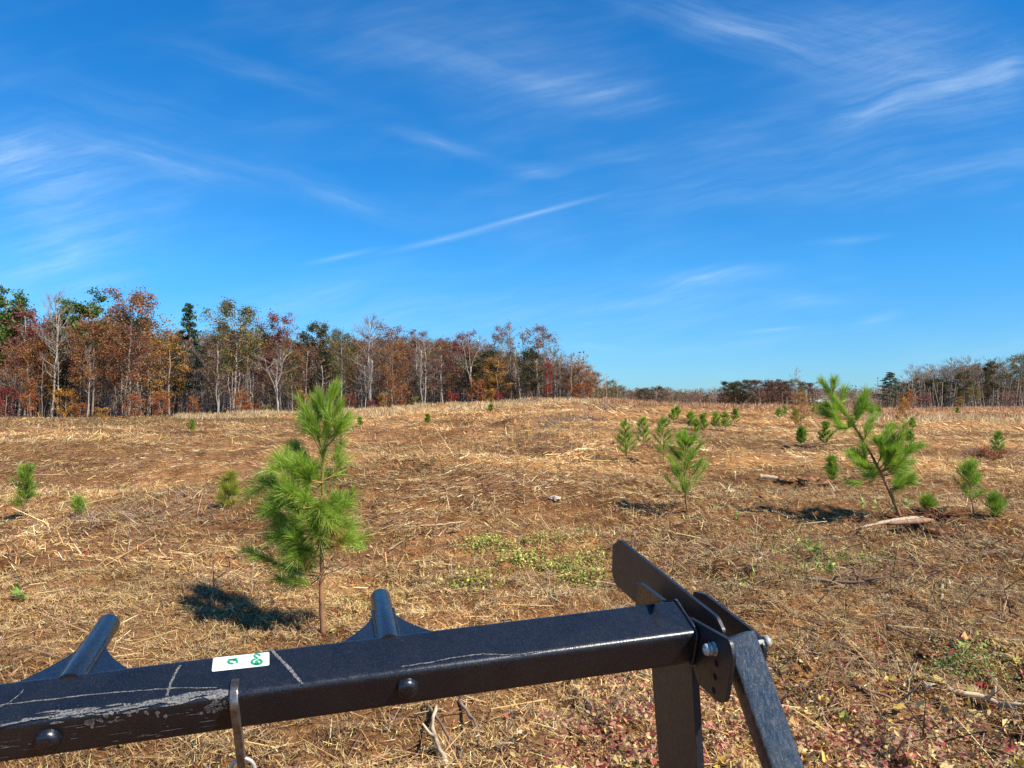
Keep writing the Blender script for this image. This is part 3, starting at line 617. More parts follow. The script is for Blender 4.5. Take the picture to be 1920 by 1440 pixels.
# worn patches wrapping over the front edge
r_ = np.random.default_rng(3); a = Acc()
def edge_pt(x, s):       # s: distance along the section from the top face (neg) over the rounded edge down the front (pos)
    rr = .0165 * .75
    if s < 0: return (x, rr - s, .0008)
    L_ = rr * math.pi / 2
    if s < L_:
        q = s / rr; return (x, rr - (rr + .0009) * math.sin(q), -rr + (rr + .0009) * math.cos(q))
    return (x, -.0009, -rr - (s - L_))
xa, xb = loc_plane(30, 1360, 1, 0)[0], loc_plane(425, 1305, 1, 0)[0]
def blotch(x0, s0, lx_, ls, n=9):
    V = []; 
    for q in range(n):
        an = 2 * math.pi * q / n; k_ = r_.uniform(.55, 1.15); V.append(edge_pt(x0 + math.cos(an) * lx_ * k_, s0 + math.sin(an) * ls * k_))
    V.append(edge_pt(x0, s0)); a.add(np.array(V), None, [(q, (q + 1) % n, n) for q in range(n)])
for q in range(60):
    x0 = xa + (xb - xa) * r_.uniform(0, 1) ** .8; blotch(x0, r_.normal(.004, .005), r_.uniform(.006, .035), r_.uniform(.001, .0035))
for px_, cnt in ((180, 10), (210, 8), (400, 20), (415, 16), (290, 5)):
    x0 = loc_plane(px_, 1340, 1, 0)[0]
    for q in range(cnt): blotch(x0 + r_.normal(0, .012), r_.uniform(.008, .045), r_.uniform(.002, .007), r_.uniform(.002, .008))
for q in range(45): blotch(r_.uniform(xa - .2, xb), r_.uniform(.03, .09), r_.uniform(.003, .03), r_.uniform(.0005, .0015))
a.build('worn_edge', M_SCUFF, bar)

# end plates (all square to the tube)
def yz(pts, x): return [tuple(loc_plane(px, py, 0, x)[1:]) for px, py in pts]
z6 = lambda x, y: (1100 + x / 3.13, 980 + y / 3.13)
PX1, PX2, PX3 = .046, .006, .128
# long forward plate
o1 = yz([z6(150, 130), z6(190, 100), z6(758, 552), z6(800, 640), z6(760, 760), z6(640, 760), z6(290, 474), z6(166, 362), z6(148, 300)], PX1)
plate('side_plate', roundpoly(o1, [.012, .012, .01, .01, .02, .01, .01, .02, .01], 4), 0, PX1, PX1 + .010, M_PLATE, bar, .0012)
# near clevis plate with bolt holes
o2 = roundpoly(yz([z6(600, 556), z6(838, 690), z6(858, 790), z6(815, 1056), z6(775, 1058), z6(652, 944), z6(625, 850), z6(560, 700)], PX2), [.004, .03, .012, .012, .012, .01, 0, 0], 5)
p2 = plate('clevis_plate', o2, 0, PX2, PX2 + .010, M_PLATE, bar, .0012)
o3 = roundpoly(yz([z6(625, 402), z6(690, 420), z6(955, 622), z6(1040, 705), z6(1036, 815), z6(985, 1000), z6(900, 950), z6(620, 430)], PX3), [.01, .004, .01, .03, .02, .012, .01, 0], 5)
plate('clevis_plate', o3, 0, PX3, PX3 + .010, M_PLATE, bar, .0012)
# angled inner rib behind the tube end
o4 = yz([z6(330, 345), z6(560, 520), z6(560, 700), z6(330, 560)], .02)
plate('rib', o4, 0, -.004, .004, M_PLATE, bar, .001)
oc = roundpoly(yz([z6(320, 350), z6(460, 455), z6(330, 480), z6(300, 470)], -.06), .003, 2)
plate('rib', oc, 0, -.065, -.055, M_PAINT, bar, .001)
# bolt holes: flat discs on the plate face, the shade inside painted black
for (zx, zy) in ((762, 826), (754, 903), (746, 985)):
    c = loc_plane(*z6(zx, zy), 0, PX2); a = Acc(); rr = .0085
    a_ = np.linspace(0, 2 * math.pi, 19)[:-1]
    V = [(PX2 - .0006, c[1] + rr * math.cos(t), c[2] + rr * math.sin(t)) for t in a_] + [(PX2 - .0006, c[1], c[2])]
    a.add(V, None, [(q, (q + 1) % 18, 18) for q in range(18)]); a.build('bolt_hole', M_HOLE, bar)
# lock nut, washer and the bolt through the clevis
c = loc_plane(*z6(735, 742), 0, PX2 - .006); cyy, czz = c[1], c[2]
a = Acc(); add_tube(a, [(PX2 - .0015, cyy, czz), (PX2, cyy, czz)], .0165, 24); a.build('washer', M_ZINC, bar)
a = Acc(); add_tube(a, [(PX2 - .0015, cyy, czz), (PX2 - .014, cyy, czz), (PX2 - .0155, cyy, czz)], [.0155, .0155, .0145], 6)
add_tube(a, [(PX2 - .015, cyy, czz), (PX2 - .021, cyy, czz), (PX2 - .0245, cyy, czz)], [.0142, .0138, .0115], 20); add_tube(a, [(PX2 - .02, cyy, czz), (PX2 - .028, cyy, czz)], [.006, .0055], 14)
a.build('lock_nut', M_ZINC, bar)
a = Acc(); add_tube(a, [(PX2 - .001, cyy, czz), (PX3 + .012, cyy, czz)], .006, 12); add_tube(a, [(PX3 + .010, cyy, czz), (PX3 + .021, cyy, czz)], [.0145, .0140], 6)
a.build('bolt', M_ZINC, bar)
# brace: square tube rising to the clevis from the lower right, towards the camera
bw = .046; bx0 = (PX2 + .010 + PX3) / 2
topc = np.array([bx0, cyy, czz])
tgt = None
# direction chosen so the brace leaves the frame at the right place
best = None
for ay in np.linspace(-1.0, .6, 81):
    for ax_ in np.linspace(-.3, .5, 33):
        v = np.array([ax_, ay, -1.0]); 
        for s in np.linspace(.15, .8, 40):
            px_, py_ = topix(topc + v * s)
            if py_ > 1440:
                sc_ = 4 * abs(px_ - 1474) + 160 * abs(ax_); sz = FPX * bw / 1.9
                if best is None or sc_ + abs(ay + .42) * 40 < best[0]: best = (sc_ + abs(ay + .42) * 40, v.copy())
                break
bd = best[1] / np.linalg.norm(best[1])
fx = np.array([1.0, 0, 0]) - bd[0] * bd; fx /= np.linalg.norm(fx); fy = np.cross(bd, fx); fy = fy if fy[1] > 0 else -fy
sq = roundpoly([(-.5, -.5), (.5, -.5), (.5, .5), (-.5, .5)], .14, 4); a = Acc(); nsq = len(sq); rows = [-.022, .2, .4, .6, .9]
BW2 = (PX3 - PX2 - .012)
V = np.array([[topc + bd * s + fx * (p[0] * BW2 * .72) + fy * (p[1] * .052) for p in sq] for s in rows]).reshape(-1, 3)
i = np.arange(len(rows) - 1)[:, None] * nsq; j = np.arange(nsq)[None, :]; k = (j + 1) % nsq; a.add(V, np.stack([i + j, i + k, i + nsq + k, i + nsq + j], -1).reshape(-1, 4))
a.T.append(np.array([(0, q, q + 1) for q in range(1, nsq - 1)])); a.TC.append(np.ones((nsq - 2, 4))); a.TM.append(np.zeros(nsq - 2))
br = a.build('brace_tube', M_WORN, bar, smooth=True); br.modifiers.new('edge', 'EDGE_SPLIT').split_angle = R(40)
# upright plate hanging below the tube
XU = .050
ou = yz([(1226, 1235), (1302, 1235), (1330, 1700), (1262, 1700)], XU - .004)
plate('upright', ou, 0, XU - .014, XU + .006, M_PLATE, bar, .001)
ymin = min(p[0] for p in ou)

# steel ring in the lug, hanging free with a link below
rc = np.array([lx, -.001, -.205]); a = Acc()
t_ = np.linspace(0, 2 * math.pi, 33); ringP = np.array([rc + np.array([.026 * math.cos(t), .010 * math.sin(t), -.012 + .026 * math.sin(t)]) for t in t_])
add_tube(a, ringP @ AX.T + OW, .0042, 10, cap=False)
rg_ = a.build('steel_ring', M_ZINC, smooth=True)
tagit(rg_, 'round steel ring hanging from the lug under the black push bar', 'ring')

# ------------------------------------------------------------------ young pines
def interp_path(pts, n):
    pts = np.asarray(pts, float); s = np.concatenate([[0], np.cumsum(np.linalg.norm(np.diff(pts, axis=0), axis=1))]); t = np.linspace(0, s[-1], n)
    out = np.stack([np.interp(t, s, pts[:, q]) for q in range(3)], 1)
    for _ in range(2): out[1:-1] = (out[:-2] + 2 * out[1:-1] + out[2:]) / 4
    return out
GRN = [(.22, .37, .035), (.30, .46, .045), (.38, .54, .06), (.12, .22, .028), (.50, .62, .11)]
def foxtail(acc, path, n, ln, wd, rng, cols=GRN, wts=(3, 4, 4, 2, 3), spread=.75, up=.35, start=.0, sag=.10, segs=2):
    """needles round a shoot, sweeping forward along it"""
    path = np.asarray(path, float); m = len(path); t = start + (1 - start) * rng.uniform(0, 1, n) ** .8
    f = t * (m - 1); i = np.minimum(f.astype(int), m - 2); fr = (f - i)[:, None]
    P = path[i] * (1 - fr) + path[i + 1] * fr; D = path[i + 1] - path[i]; D /= np.linalg.norm(D, axis=1, keepdims=True) + 1e-9
    rad = runit(rng, n); rad -= (rad * D).sum(1, keepdims=True) * D; rad /= np.linalg.norm(rad, axis=1, keepdims=True) + 1e-9
    sp_ = spread * rng.uniform(.55, 1.25, (n, 1)) * (1 - .45 * t[:, None] ** 4); Dn = D + rad * sp_ + np.array([0, 0, up])
    L_ = ln * rng.uniform(.65, 1.15, n); clump = palette(rng, 1, cols, wts, .10)[0]
    col = palette(rng, n, cols, wts, .26) * .65 + clump * .35
    blades(acc, P, Dn, L_, wd, col, rng, sag=sag, segs=segs, taper=.3)
BARKP = [.30, .15, .07]
# the near pine, its shoots measured from where they stand: (base px,py) (tip px,py) depth offset, needle count
hp = ground(606, 1190); Yh = hp[1]
root = empty('pine_sapling', tuple(hp)); tagit(root, 'bright green long-needled young pine nearest the camera, above the push bar', 'pine sapling', 'young pines in the cleared field')
o_ = np.array(hp)
def hl(px, py, dy=0.0): return at(px, py, Yh + dy) - o_
rng = np.random.default_rng(11)
stem = interp_path([hl(606, 1192), hl(602, 1120), hl(604, 1060, .02), hl(600, 1000), hl(606, 950), hl(604, 900), (hl(607, 855)), hl(611, 812, -.01), hl(614, 776), hl(621, 745)], 40)
a = Acc(); rs = np.linspace(.024, .0045, 40) * (1 + .07 * np.sin(np.arange(40) * 2.1)); add_tube(a, stem, rs, 10, BARKP); trunk_acc = a
BR = [((607, 860), (574, 768), -.05, 330), ((607, 880), (556, 842), .10, 420), ((606, 905), (527, 868), -.12, 420), ((604, 930), (494, 903), .03, 430), ((602, 950), (512, 938), -.16, 420),
      ((601, 965), (503, 965), .12, 380), ((600, 985), (520, 1012), -.08, 420), ((602, 990), (556, 1040), .12, 330), ((603, 1010), (585, 1045), -.10, 0),
      ((606, 935), (648, 948), -.06, 260), ((606, 900), (640, 870), .10, 110), ((607, 870), (640, 836), .16, 140), ((603, 980), (655, 985), .06, 180), ((603, 1000), (672, 1012), -.05, 200), ((604, 960), (636, 972), -.15, 200), ((603, 1010), (545, 1040), -.12, 300), ((603, 1015), (572, 1052), .05, 260), ((601, 1000), (518, 1000), .05, 260),
      ((607, 905), (560, 880), -.20, 420), ((606, 915), (590, 880), .22, 300), ((607, 850), (590, 800), .08, 300), ((608, 840), (642, 790), -.04, 330), ((604, 945), (545, 915), -.24, 420), ((604, 950), (560, 960), .22, 300),
      ((602, 1075), (456, 1028), .02, 0), ((604, 930), (600, 950), -.26, 320), ((603, 970), (585, 985), -.22, 260)]
na = Acc()
for q, (b_, t_, dy, cnt) in enumerate(BR):
    B = hl(*b_); T_ = hl(*t_, dy); mid = (B + T_) / 2 + np.array([0, dy * .3, -.035 - .02 * rng.uniform()]); P = interp_path([B, mid, T_], 12)
    add_tube(trunk_acc, P, np.linspace(.008, .003, 12), 6, BARKP)
    if cnt:
        foxtail(na, P[4:], int(cnt * .80), .175, .0033, rng, spread=.88, up=.45, sag=.2)
        for z_ in range(4):   # side shoots
            s_ = P[rng.integers(4, 11)]; e_ = s_ + (T_ - B) * rng.uniform(.12, .3) + rng.normal(0, .06, 3) + np.array([0, 0, rng.uniform(.02, .10)])
            P2 = interp_path([s_, (s_ + e_) / 2, e_], 6); add_tube(trunk_acc, P2, np.linspace(.004, .002, 6), 5, BARKP); foxtail(na, P2, int(cnt * .42), .155, .0033, rng, spread=.95, up=.42, sag=.2)
# low sparse shoots reaching to the left
for tp, dy in (((470, 1038), 0), ((500, 1052), .05), ((540, 1068), -.04), ((528, 1090), .03), ((552, 1088), -.08), ((660, 1020), .1)):
    T_ = hl(*tp, dy); s_ = T_ + np.array([.14, .02, -.05]); P = interp_path([s_, (s_ + T_) / 2, T_ + np.array([-.02, 0, .02])], 8); foxtail(na, P, 260, .14, .0032, rng, spread=1.15, up=.25)
    P3 = interp_path([hl(602, 1080), (hl(602, 1080) + s_) / 2 + np.array([0, 0, -.04]), s_, T_], 12); add_tube(trunk_acc, P3, np.linspace(.006, .0022, 12), 5, [.22, .14, .08])
foxtail(na, stem[31:], 760, .165, .0033, rng, spread=.50, up=.5); foxtail(na, stem[26:34], 300, .15, .0033, rng, spread=.75, up=.4); foxtail(na, stem[18:27], 200, .13, .003, rng, spread=.9, up=.3)
for (bx, by, tx, ty, c_, dy) in ((612, 805, 592, 762, 420, .03), (613, 800, 634, 768, 300, -.03), (614, 785, 600, 748, 260, -.06), (615, 785, 640, 790, 200, .05), (609, 825, 585, 788, 240, -.08), (610, 822, 638, 808, 200, .06), (617, 760, 629, 735, 240, .0)):
    B, T_ = hl(bx, by), hl(tx, ty, dy); P = interp_path([B, B * .4 + T_ * .6 + np.array([0, 0, -.02]), T_], 8); add_tube(trunk_acc, P, np.linspace(.005, .002, 8), 5, BARKP); foxtail(na, P[2:], int(c_ * .9), .16, .0033, rng, spread=.5, up=.5)
for q in range(9):  # dead lower shoots with straw-coloured needles
    B = stem[rng.integers(12, 18)]; T_ = B + np.array([rng.normal(.0, .13), rng.normal(-.08, .08), rng.normal(.03, .06)]); P = interp_path([B, (B + T_) / 2, T_], 8); add_tube(trunk_acc, P, np.linspace(.006, .0025, 8), 5, [.34, .20, .10])
    foxtail(na, P[2:], 130, .12, .0036, rng, cols=[(.62, .38, .08), (.68, .48, .13), (.45, .25, .07)], wts=(1, 1, 1), spread=1.1, up=-.1)
for q in range(12):  # bare snags low on the stem
    B = stem[rng.integers(3, 14)]; T_ = B + np.array([rng.normal(0, .12), rng.normal(0, .1), rng.normal(.03, .07)]); P = interp_path([B, (B + T_) / 2 + rng.normal(0, .01, 3), T_], 6); add_tube(trunk_acc, P, np.linspace(.005, .0015, 6), 5, [.30, .20, .13])
tagit(trunk_acc.build('trunk', M_BARK, root, smooth=True)); na.build('needles', M_NEEDLE, root)

def pine_mesh(seed, h=1.3, dens=1.0, wdt=.010, lean=None, base_bare=.18, spreadw=.27, nwh=6, ln=.15, cols=GRN, wts=(3, 4, 3, 2, 1)):
    """a generic young pine of height h: returns trunk Acc, needle Acc"""
    rng = np.random.default_rng(seed); ta, na_ = Acc(), Acc(); n = 16; z = np.linspace(0, h, n)
    wob = np.cumsum(rng.normal(0, .008 * h, (n, 2)), axis=0); wob -= wob[0]; st = np.stack([wob[:, 0], wob[:, 1], z], 1)
    add_tube(ta, st, np.linspace(.018, .006, n) * h / 1.3, 6, [.26, .15, .08])
    foxtail(na_, st[-4:], int(60 * dens), ln, wdt, rng, cols, wts, spread=.6, up=.5, segs=1)
    foxtail(na_, st[5:], int(40 * dens), ln, wdt * .9, rng, cols, wts, spread=1.0, up=.5, segs=1)
    for k in range(nwh):
        t = base_bare + (.93 - base_bare) * (k / (nwh - .5)) ** .9; m = rng.integers(3, 6); a0 = rng.uniform(0, 6.28); m += 1
        for q in range(m):
            if rng.uniform() < .22: continue
            az = a0 + q * 6.28 / m + rng.normal(0, .3); zz = t * h + rng.normal(0, .02 * h); R_ = spreadw * h * (1 - t) ** .65 * rng.uniform(.35, 1.45) + .02
            B = np.array([np.interp(zz, z, st[:, 0]), np.interp(zz, z, st[:, 1]), zz]); d_ = np.array([math.cos(az), math.sin(az), 0]); T_ = B + d_ * R_ + np.array([0, 0, R_ * rng.uniform(.5, 1.0) + .03])
            P = interp_path([B, (B + T_) / 2 + np.array([0, 0, -.06 * R_]), T_], 6); add_tube(ta, P, np.linspace(.006, .003, 6), 4, [.26, .16, .08]); foxtail(na_, P[1:], int(62 * dens), ln * rng.uniform(.75, 1.2), wdt * .85, rng, cols, wts, spread=1.0, up=.5, segs=1)
    return ta, na_
def plant_pine(seed, px, py, top, label, lean=0.0, **kw):
    g_ = ground(px, py); hgt = (py - top) / FPX * g_[1]; r_ = empty('pine_sapling', tuple(g_ - np.array([0, 0, .02])), random.Random(seed).uniform(0, 6))
    d_ = g_[1]; ta, na_ = pine_mesh(seed, hgt, wdt=max(.005, .00042 * d_), **kw); ta.build('trunk', M_BARK, r_, smooth=True); na_.build('needles', M_NEEDLE, r_)
    if lean: r_.rotation_euler = (0, R(lean), 0)
    tagit(r_, label, 'pine sapling', 'young pines in the cleared field'); return r_
DG = dict(wts=(4, 3, 1, 4, .3)); YG = dict(cols=[(.38, .42, .05), (.48, .48, .08), (.22, .28, .04), (.5, .40, .09)], wts=(3, 3, 2, 2))
PINES = [
 (45, 972, 878, 'dark green pine sapling at the far left edge of the field', dict(dens=1.6, spreadw=.24, **DG)),
 (147, 972, 940, 'tiny pine seedling just right of the sapling at the left edge', dict(dens=.5)),
 (430, 958, 895, 'yellowish green bushy little pine left of the big near pine', dict(dens=1.9, base_bare=.08, spreadw=.2, **YG)),
 (1175, 866, 790, 'dark pine sapling, leftmost of the row left of centre-right field', dict(dens=1.2, **DG)),
 (1206, 838, 790, 'small bright green pine sapling between two darker ones', dict(dens=1.2, base_bare=.05)),
 (1243, 868, 785, 'tall thin double-topped pine sapling behind the mid-sized one', dict(dens=1.2, **DG)),
 (1289, 968, 818, 'mid-sized pine sapling with bare lower stem beyond the push bar plate', dict(dens=3.2, base_bare=.22, spreadw=.30, nwh=6)),
 (1263, 792, 768, 'tiny pair of pine seedlings beneath the distant brown woods', dict(dens=1.0)),
 (1271, 791, 766, 'right one of two tiny touching pine seedlings on the slope', dict(dens=1.0)),
 (1296, 808, 775, 'left pine of the close clump of three saplings on the slope', dict(dens=1.3)),
 (1305, 818, 788, 'lowest pine in front of the close clump of three saplings', dict(dens=1.0)),
 (1318, 812, 778, 'right dark pine of the close clump of three saplings', dict(dens=1.3, **DG)),
 (1341, 806, 775, 'first pine sapling of the three in line before the dark copse', dict(dens=1.2)),
 (1359, 807, 774, 'middle pine sapling of the three in line before the dark copse', dict(dens=1.2)),
 (1378, 800, 768, 'last pine sapling of the three in line before the dark copse', dict(dens=1.3, **DG)),
 (1462, 792, 766, 'thin pine sapling left of the amber tree, casting a long shadow', dict(dens=.9, base_bare=.3)),
 (1471, 786, 760, 'slight pine sapling standing close behind the thin one', dict(dens=.8, base_bare=.2)),
 (1492, 800, 768, 'pine sapling with yellowish foot directly left of the amber tree', dict(dens=1.3)),
 (1503, 836, 802, 'small dense dark pine below the amber tree', dict(dens=1.6, base_bare=.15, **DG)),
 (1549, 838, 793, 'egg-shaped dark pine with its shadow lying to the left', dict(dens=2.2, base_bare=.12, spreadw=.26, **DG)),
 (1526, 778, 760, 'faint pine seedling beside the white car', dict(dens=.9)),
 (1645, 790, 762, 'dark little pine in front of the bare brown thicket', dict(dens=1.1, **DG)),
 (1711, 806, 786, 'small pine sapling half hidden by the faded cedar', dict(dens=1.1)),
 (1705, 838, 812, 'dark pine tuft right behind the leaning near pine', dict(dens=1.2, **DG)),
 (1560, 908, 858, 'slender dark pine beside the pale split clod', dict(dens=1.2, spreadw=.18, **DG)),
 (1826, 966, 870, 'bright green pine sapling with bare stem near the right edge', dict(dens=1.3, base_bare=.3)),
 (1874, 858, 812, 'pine sapling next to the dark bare bramble at right', dict(dens=1.2, **DG)),
 (1740, 962, 938, 'tiny dark pine seedling right of the leaning pine', dict(dens=.9, base_bare=.05, **DG)),
 (1866, 972, 934, 'low dark blue-green pine seedling at the right edge', dict(dens=1.1, base_bare=.1, **DG)),
 (675, 801, 783, 'tiny dark pine immediately right of the big pine top', dict(dens=1.4, **DG)),
 (801, 797, 778, 'small pine alone in front of the grass below the red maple', dict(dens=1.4, **DG)),
 (920, 774, 759, 'small pine standing in front of the tall tan grass', dict(dens=1.4, **DG)),
 (359, 812, 788, 'small pine below the olive and gold tree, in the dark weeds', dict(dens=1.1)),
 (1796, 778, 765, 'faint green pine seedling in the rusty grass at right', dict(dens=.8)),
]
for q, (px, py, top, lab, kw) in enumerate(PINES): plant_pine(100 + q, px, py, top, lab, **kw)

# the leaning pine at right
lp = ground(1692, 978); Yl = lp[1]; root = empty('pine_sapling', tuple(lp)); tagit(root, 'leaning young pine at right, tilted to the left, with bright green tufts', 'pine sapling', 'young pines in the cleared field')
o_ = np.array(lp); hl2 = lambda px, py, dy=0.0: at(px, py, Yl + dy) - o_
rng = np.random.default_rng(21); ta, na = Acc(), Acc()
st = interp_path([hl2(1692, 980), hl2(1682, 955), hl2(1672, 930), hl2(1655, 893), hl2(1640, 865), hl2(1625, 835), hl2(1607, 808), hl2(1592, 785), hl2(1575, 762), hl2(1556, 738), hl2(1543, 718)], 34)
add_tube(ta, st, np.linspace(.030, .006, 34), 9, BARKP)
for (bx, by, tx, ty, dy, c_) in [(1592, 785, 1545, 777, .1, 330), (1600, 798, 1572, 800, -.15, 260), (1590, 780, 1622, 762, -.1, 300), (1600, 800, 1615, 755, .1, 330), (1575, 762, 1583, 733, .1, 220), (1560, 740, 1564, 716, -.05, 200), (1575, 765, 1550, 762, .1, 200),
        (1612, 815, 1635, 788, .1, 220), (1618, 825, 1628, 805, -.1, 160), (1645, 872, 1665, 808, .2, 330), (1648, 880, 1690, 822, -.2, 420), (1650, 885, 1705, 838, .1, 420), (1650, 885, 1680, 845, -.35, 360), (1655, 893, 1708, 868, .2, 330), (1655, 893, 1690, 862, -.1, 330), (1645, 870, 1660, 835, -.1, 330),
        (1640, 868, 1602, 850, .1, 330), (1645, 876, 1615, 872, -.2, 300), (1648, 884, 1628, 892, .15, 260), (1660, 905, 1690, 895, .1, 220), (1662, 910, 1700, 903, -.1, 260), (1664, 912, 1682, 915, .0, 160), (1650, 895, 1598, 908, -.2, 0), (1655, 885, 1672, 862, .3, 300)]:
    B, T_ = hl2(bx, by), hl2(tx, ty, dy); P = interp_path([B, (B + T_) / 2 + np.array([0, 0, -.05]), T_], 9); add_tube(ta, P, np.linspace(.009, .003, 9), 5, BARKP)
    if c_: foxtail(na, P[2:], int(c_ * 1.3), .18, .0050, rng, spread=1.05, up=.45)
    if c_ > 250:
        for z_ in range(2):
            s_ = P[rng.integers(3, 8)]; e_ = s_ + (T_ - B) * .3 + rng.normal(0, .08, 3) + np.array([0, 0, .06]); foxtail(na, interp_path([s_, (s_ + e_) / 2, e_], 5), 260, .17, .0050, rng, spread=1.1, up=.5)
T_ = hl2(1605, 908, -.2); foxtail(na, interp_path([T_ + [.15, 0, .02], T_ + [.05, 0, 0], T_ - [.1, 0, -.02]], 5), 240, .14, .005, rng, spread=.8, up=.2)
foxtail(na, st[24:], 900, .18, .0050, rng, spread=.6, up=.15); foxtail(na, st[16:28], 420, .15, .005, rng, spread=.8, up=.2)
ta.build('trunk', M_BARK, root, smooth=True); na.build('needles', M_NEEDLE, root)

# ------------------------------------------------------------------ big trees
def limbs(rng, kind, Ht, W, bare0, col, n1, n2, n3, r0=.19, twr=.022, up=.7, fork=False, wob=.012):
    tc_ = [c_ * .72 for c_ in col]
    """trunk, limbs, twigs in one Acc; returns tips (points where foliage sits) with a size weight"""
    a = Acc(); n = 12; z = np.linspace(-.3, Ht * (.97 if not fork else .55), n); wb = np.cumsum(rng.normal(0, wob * Ht, (n, 2)), axis=0); wb -= wb[0]; wb *= .6
    st = np.stack([wb[:, 0], wb[:, 1], z], 1); add_tube(a, st, np.linspace(r0, .06 if not fork else r0 * .6, n), 6, col); tips = []
    stems = [(st, Ht * .97, r0)]
    if fork:
        stems = []
        for s in (-1, 1, -.35):
            e = st[-1] + np.array([s * rng.uniform(.06, .17) * Ht, rng.normal(0, .08) * Ht, Ht * rng.uniform(.34, .45)]); b_ = st[-1 - rng.integers(2, 8)]; P = interp_path([b_, b_ * .62 + e * .38 + np.array([s * rng.uniform(-.5, .4), 0, .3]), b_ * .3 + e * .7 + np.array([-s * rng.uniform(0, .5), rng.normal(0, .3), 0]), e], 12); add_tube(a, P, np.linspace(r0 * .5, .035, 12), 5, col); stems.append((P, 0, 0)); tips.append(e)
    for st_, _, _ in stems:
        for k in range(max(2, n1 // len(stems))):
            if fork: f = rng.uniform(.15, 1)
            else: f = bare0 + (1 - bare0) * ((k + rng.uniform(0, 1)) / n1)
            idx = f * (len(st_) - 1); i0 = min(int(idx), len(st_) - 2); B = st_[i0] * (1 - idx + i0) + st_[i0 + 1] * (idx - i0); az = k * 2.4 + rng.normal(0, .4)
            hrel = (B[2] / Ht - bare0) / max(.05, 1 - bare0); hrel = min(max(hrel, 0), 1)
            if kind == 'spire': Lr = W * .5 * (1.02 - hrel) ** .8
            elif kind == 'umbrella': Lr = W * .5 * (.55 + .5 * hrel)
            else: Lr = W * .5 * (.35 + .65 * math.sin(math.pi * min(1, .22 + hrel * .75)))
            Lr *= rng.uniform(.7, 1.15); el = {'spire': rng.normal(.02, .12), 'umbrella': rng.uniform(.1, .6)}.get(kind, rng.uniform(.35, .95) * up)
            D = np.array([math.cos(az) * math.cos(el), math.sin(az) * math.cos(el), math.sin(el)]); E = B + D * Lr; mid = (B + E) / 2 + np.array([0, 0, -.05 * Lr if kind != 'spire' else .06 * Lr]) + rng.normal(0, .04 * Lr, 3)
            P = interp_path([B, mid, E], 6); add_tube(a, P, np.linspace(max(.03, r0 * (.22 if kind != 'umbrella' else .3) * (1 - .6 * hrel)), twr * 1.2, 6), 4, col, cap=False); tips.append(E)
            for m in range(n2):
                s_ = P[rng.integers(2, 6)]; e2 = s_ + (D * .6 + runit(rng, 1)[0] * .75 + np.array([0, 0, .35 if kind != 'spire' else 0])) * Lr * rng.uniform(.28, .5)
                P2 = interp_path([s_, (s_ + e2) / 2 + rng.normal(0, .03 * Lr, 3), e2], 4); add_tube(a, P2, np.linspace(twr * 1.1, twr * .7, 4), 3, tc_, cap=False); tips.append(e2)
                for q in range(n3):
                    s3 = P2[rng.integers(1, 4)]; e3 = s3 + (runit(rng, 1)[0] * .55 + D * .3 + np.array([0, 0, .65])) * Lr * rng.uniform(.16, .32); add_tube(a, np.array([s3, (s3 + e3) / 2 + rng.normal(0, .02 * Lr, 3), e3]), [twr * .7, twr * .6, twr * .4], 3, tc_, cap=False)
                    tips.append(e3)
    return a, np.array(tips)
def foliage(rng, tips, per, size, clump, cols, wts=None, drop=0.0, flat=0.0, var=.17, squash=.7):
    per = int(per * 1.7); size = size * .78
    a = Acc(); tips = tips[rng.uniform(0, 1, len(tips)) >= drop]; n = len(tips)
    cc = palette(rng, n, cols, wts, var); C = np.repeat(tips, per, axis=0) + rng.normal(0, 1, (n * per, 3)) * np.array([clump, clump, clump * squash]) * np.repeat(rng.uniform(.5, 1.2, n), per)[:, None]
    col = np.repeat(cc, per, axis=0) * rng.lognormal(0, .15, (n * per, 1)); s = size * rng.uniform(.6, 1.35, n * per)
    quads(a, C, s, s * rng.uniform(.6, .95, n * per), np.clip(col, 0, .9), rng, flat=flat); return a
PALE = [.35, .30, .25]; BROWN = [.27, .20, .15]; GREYB = [.36, .31, .27]
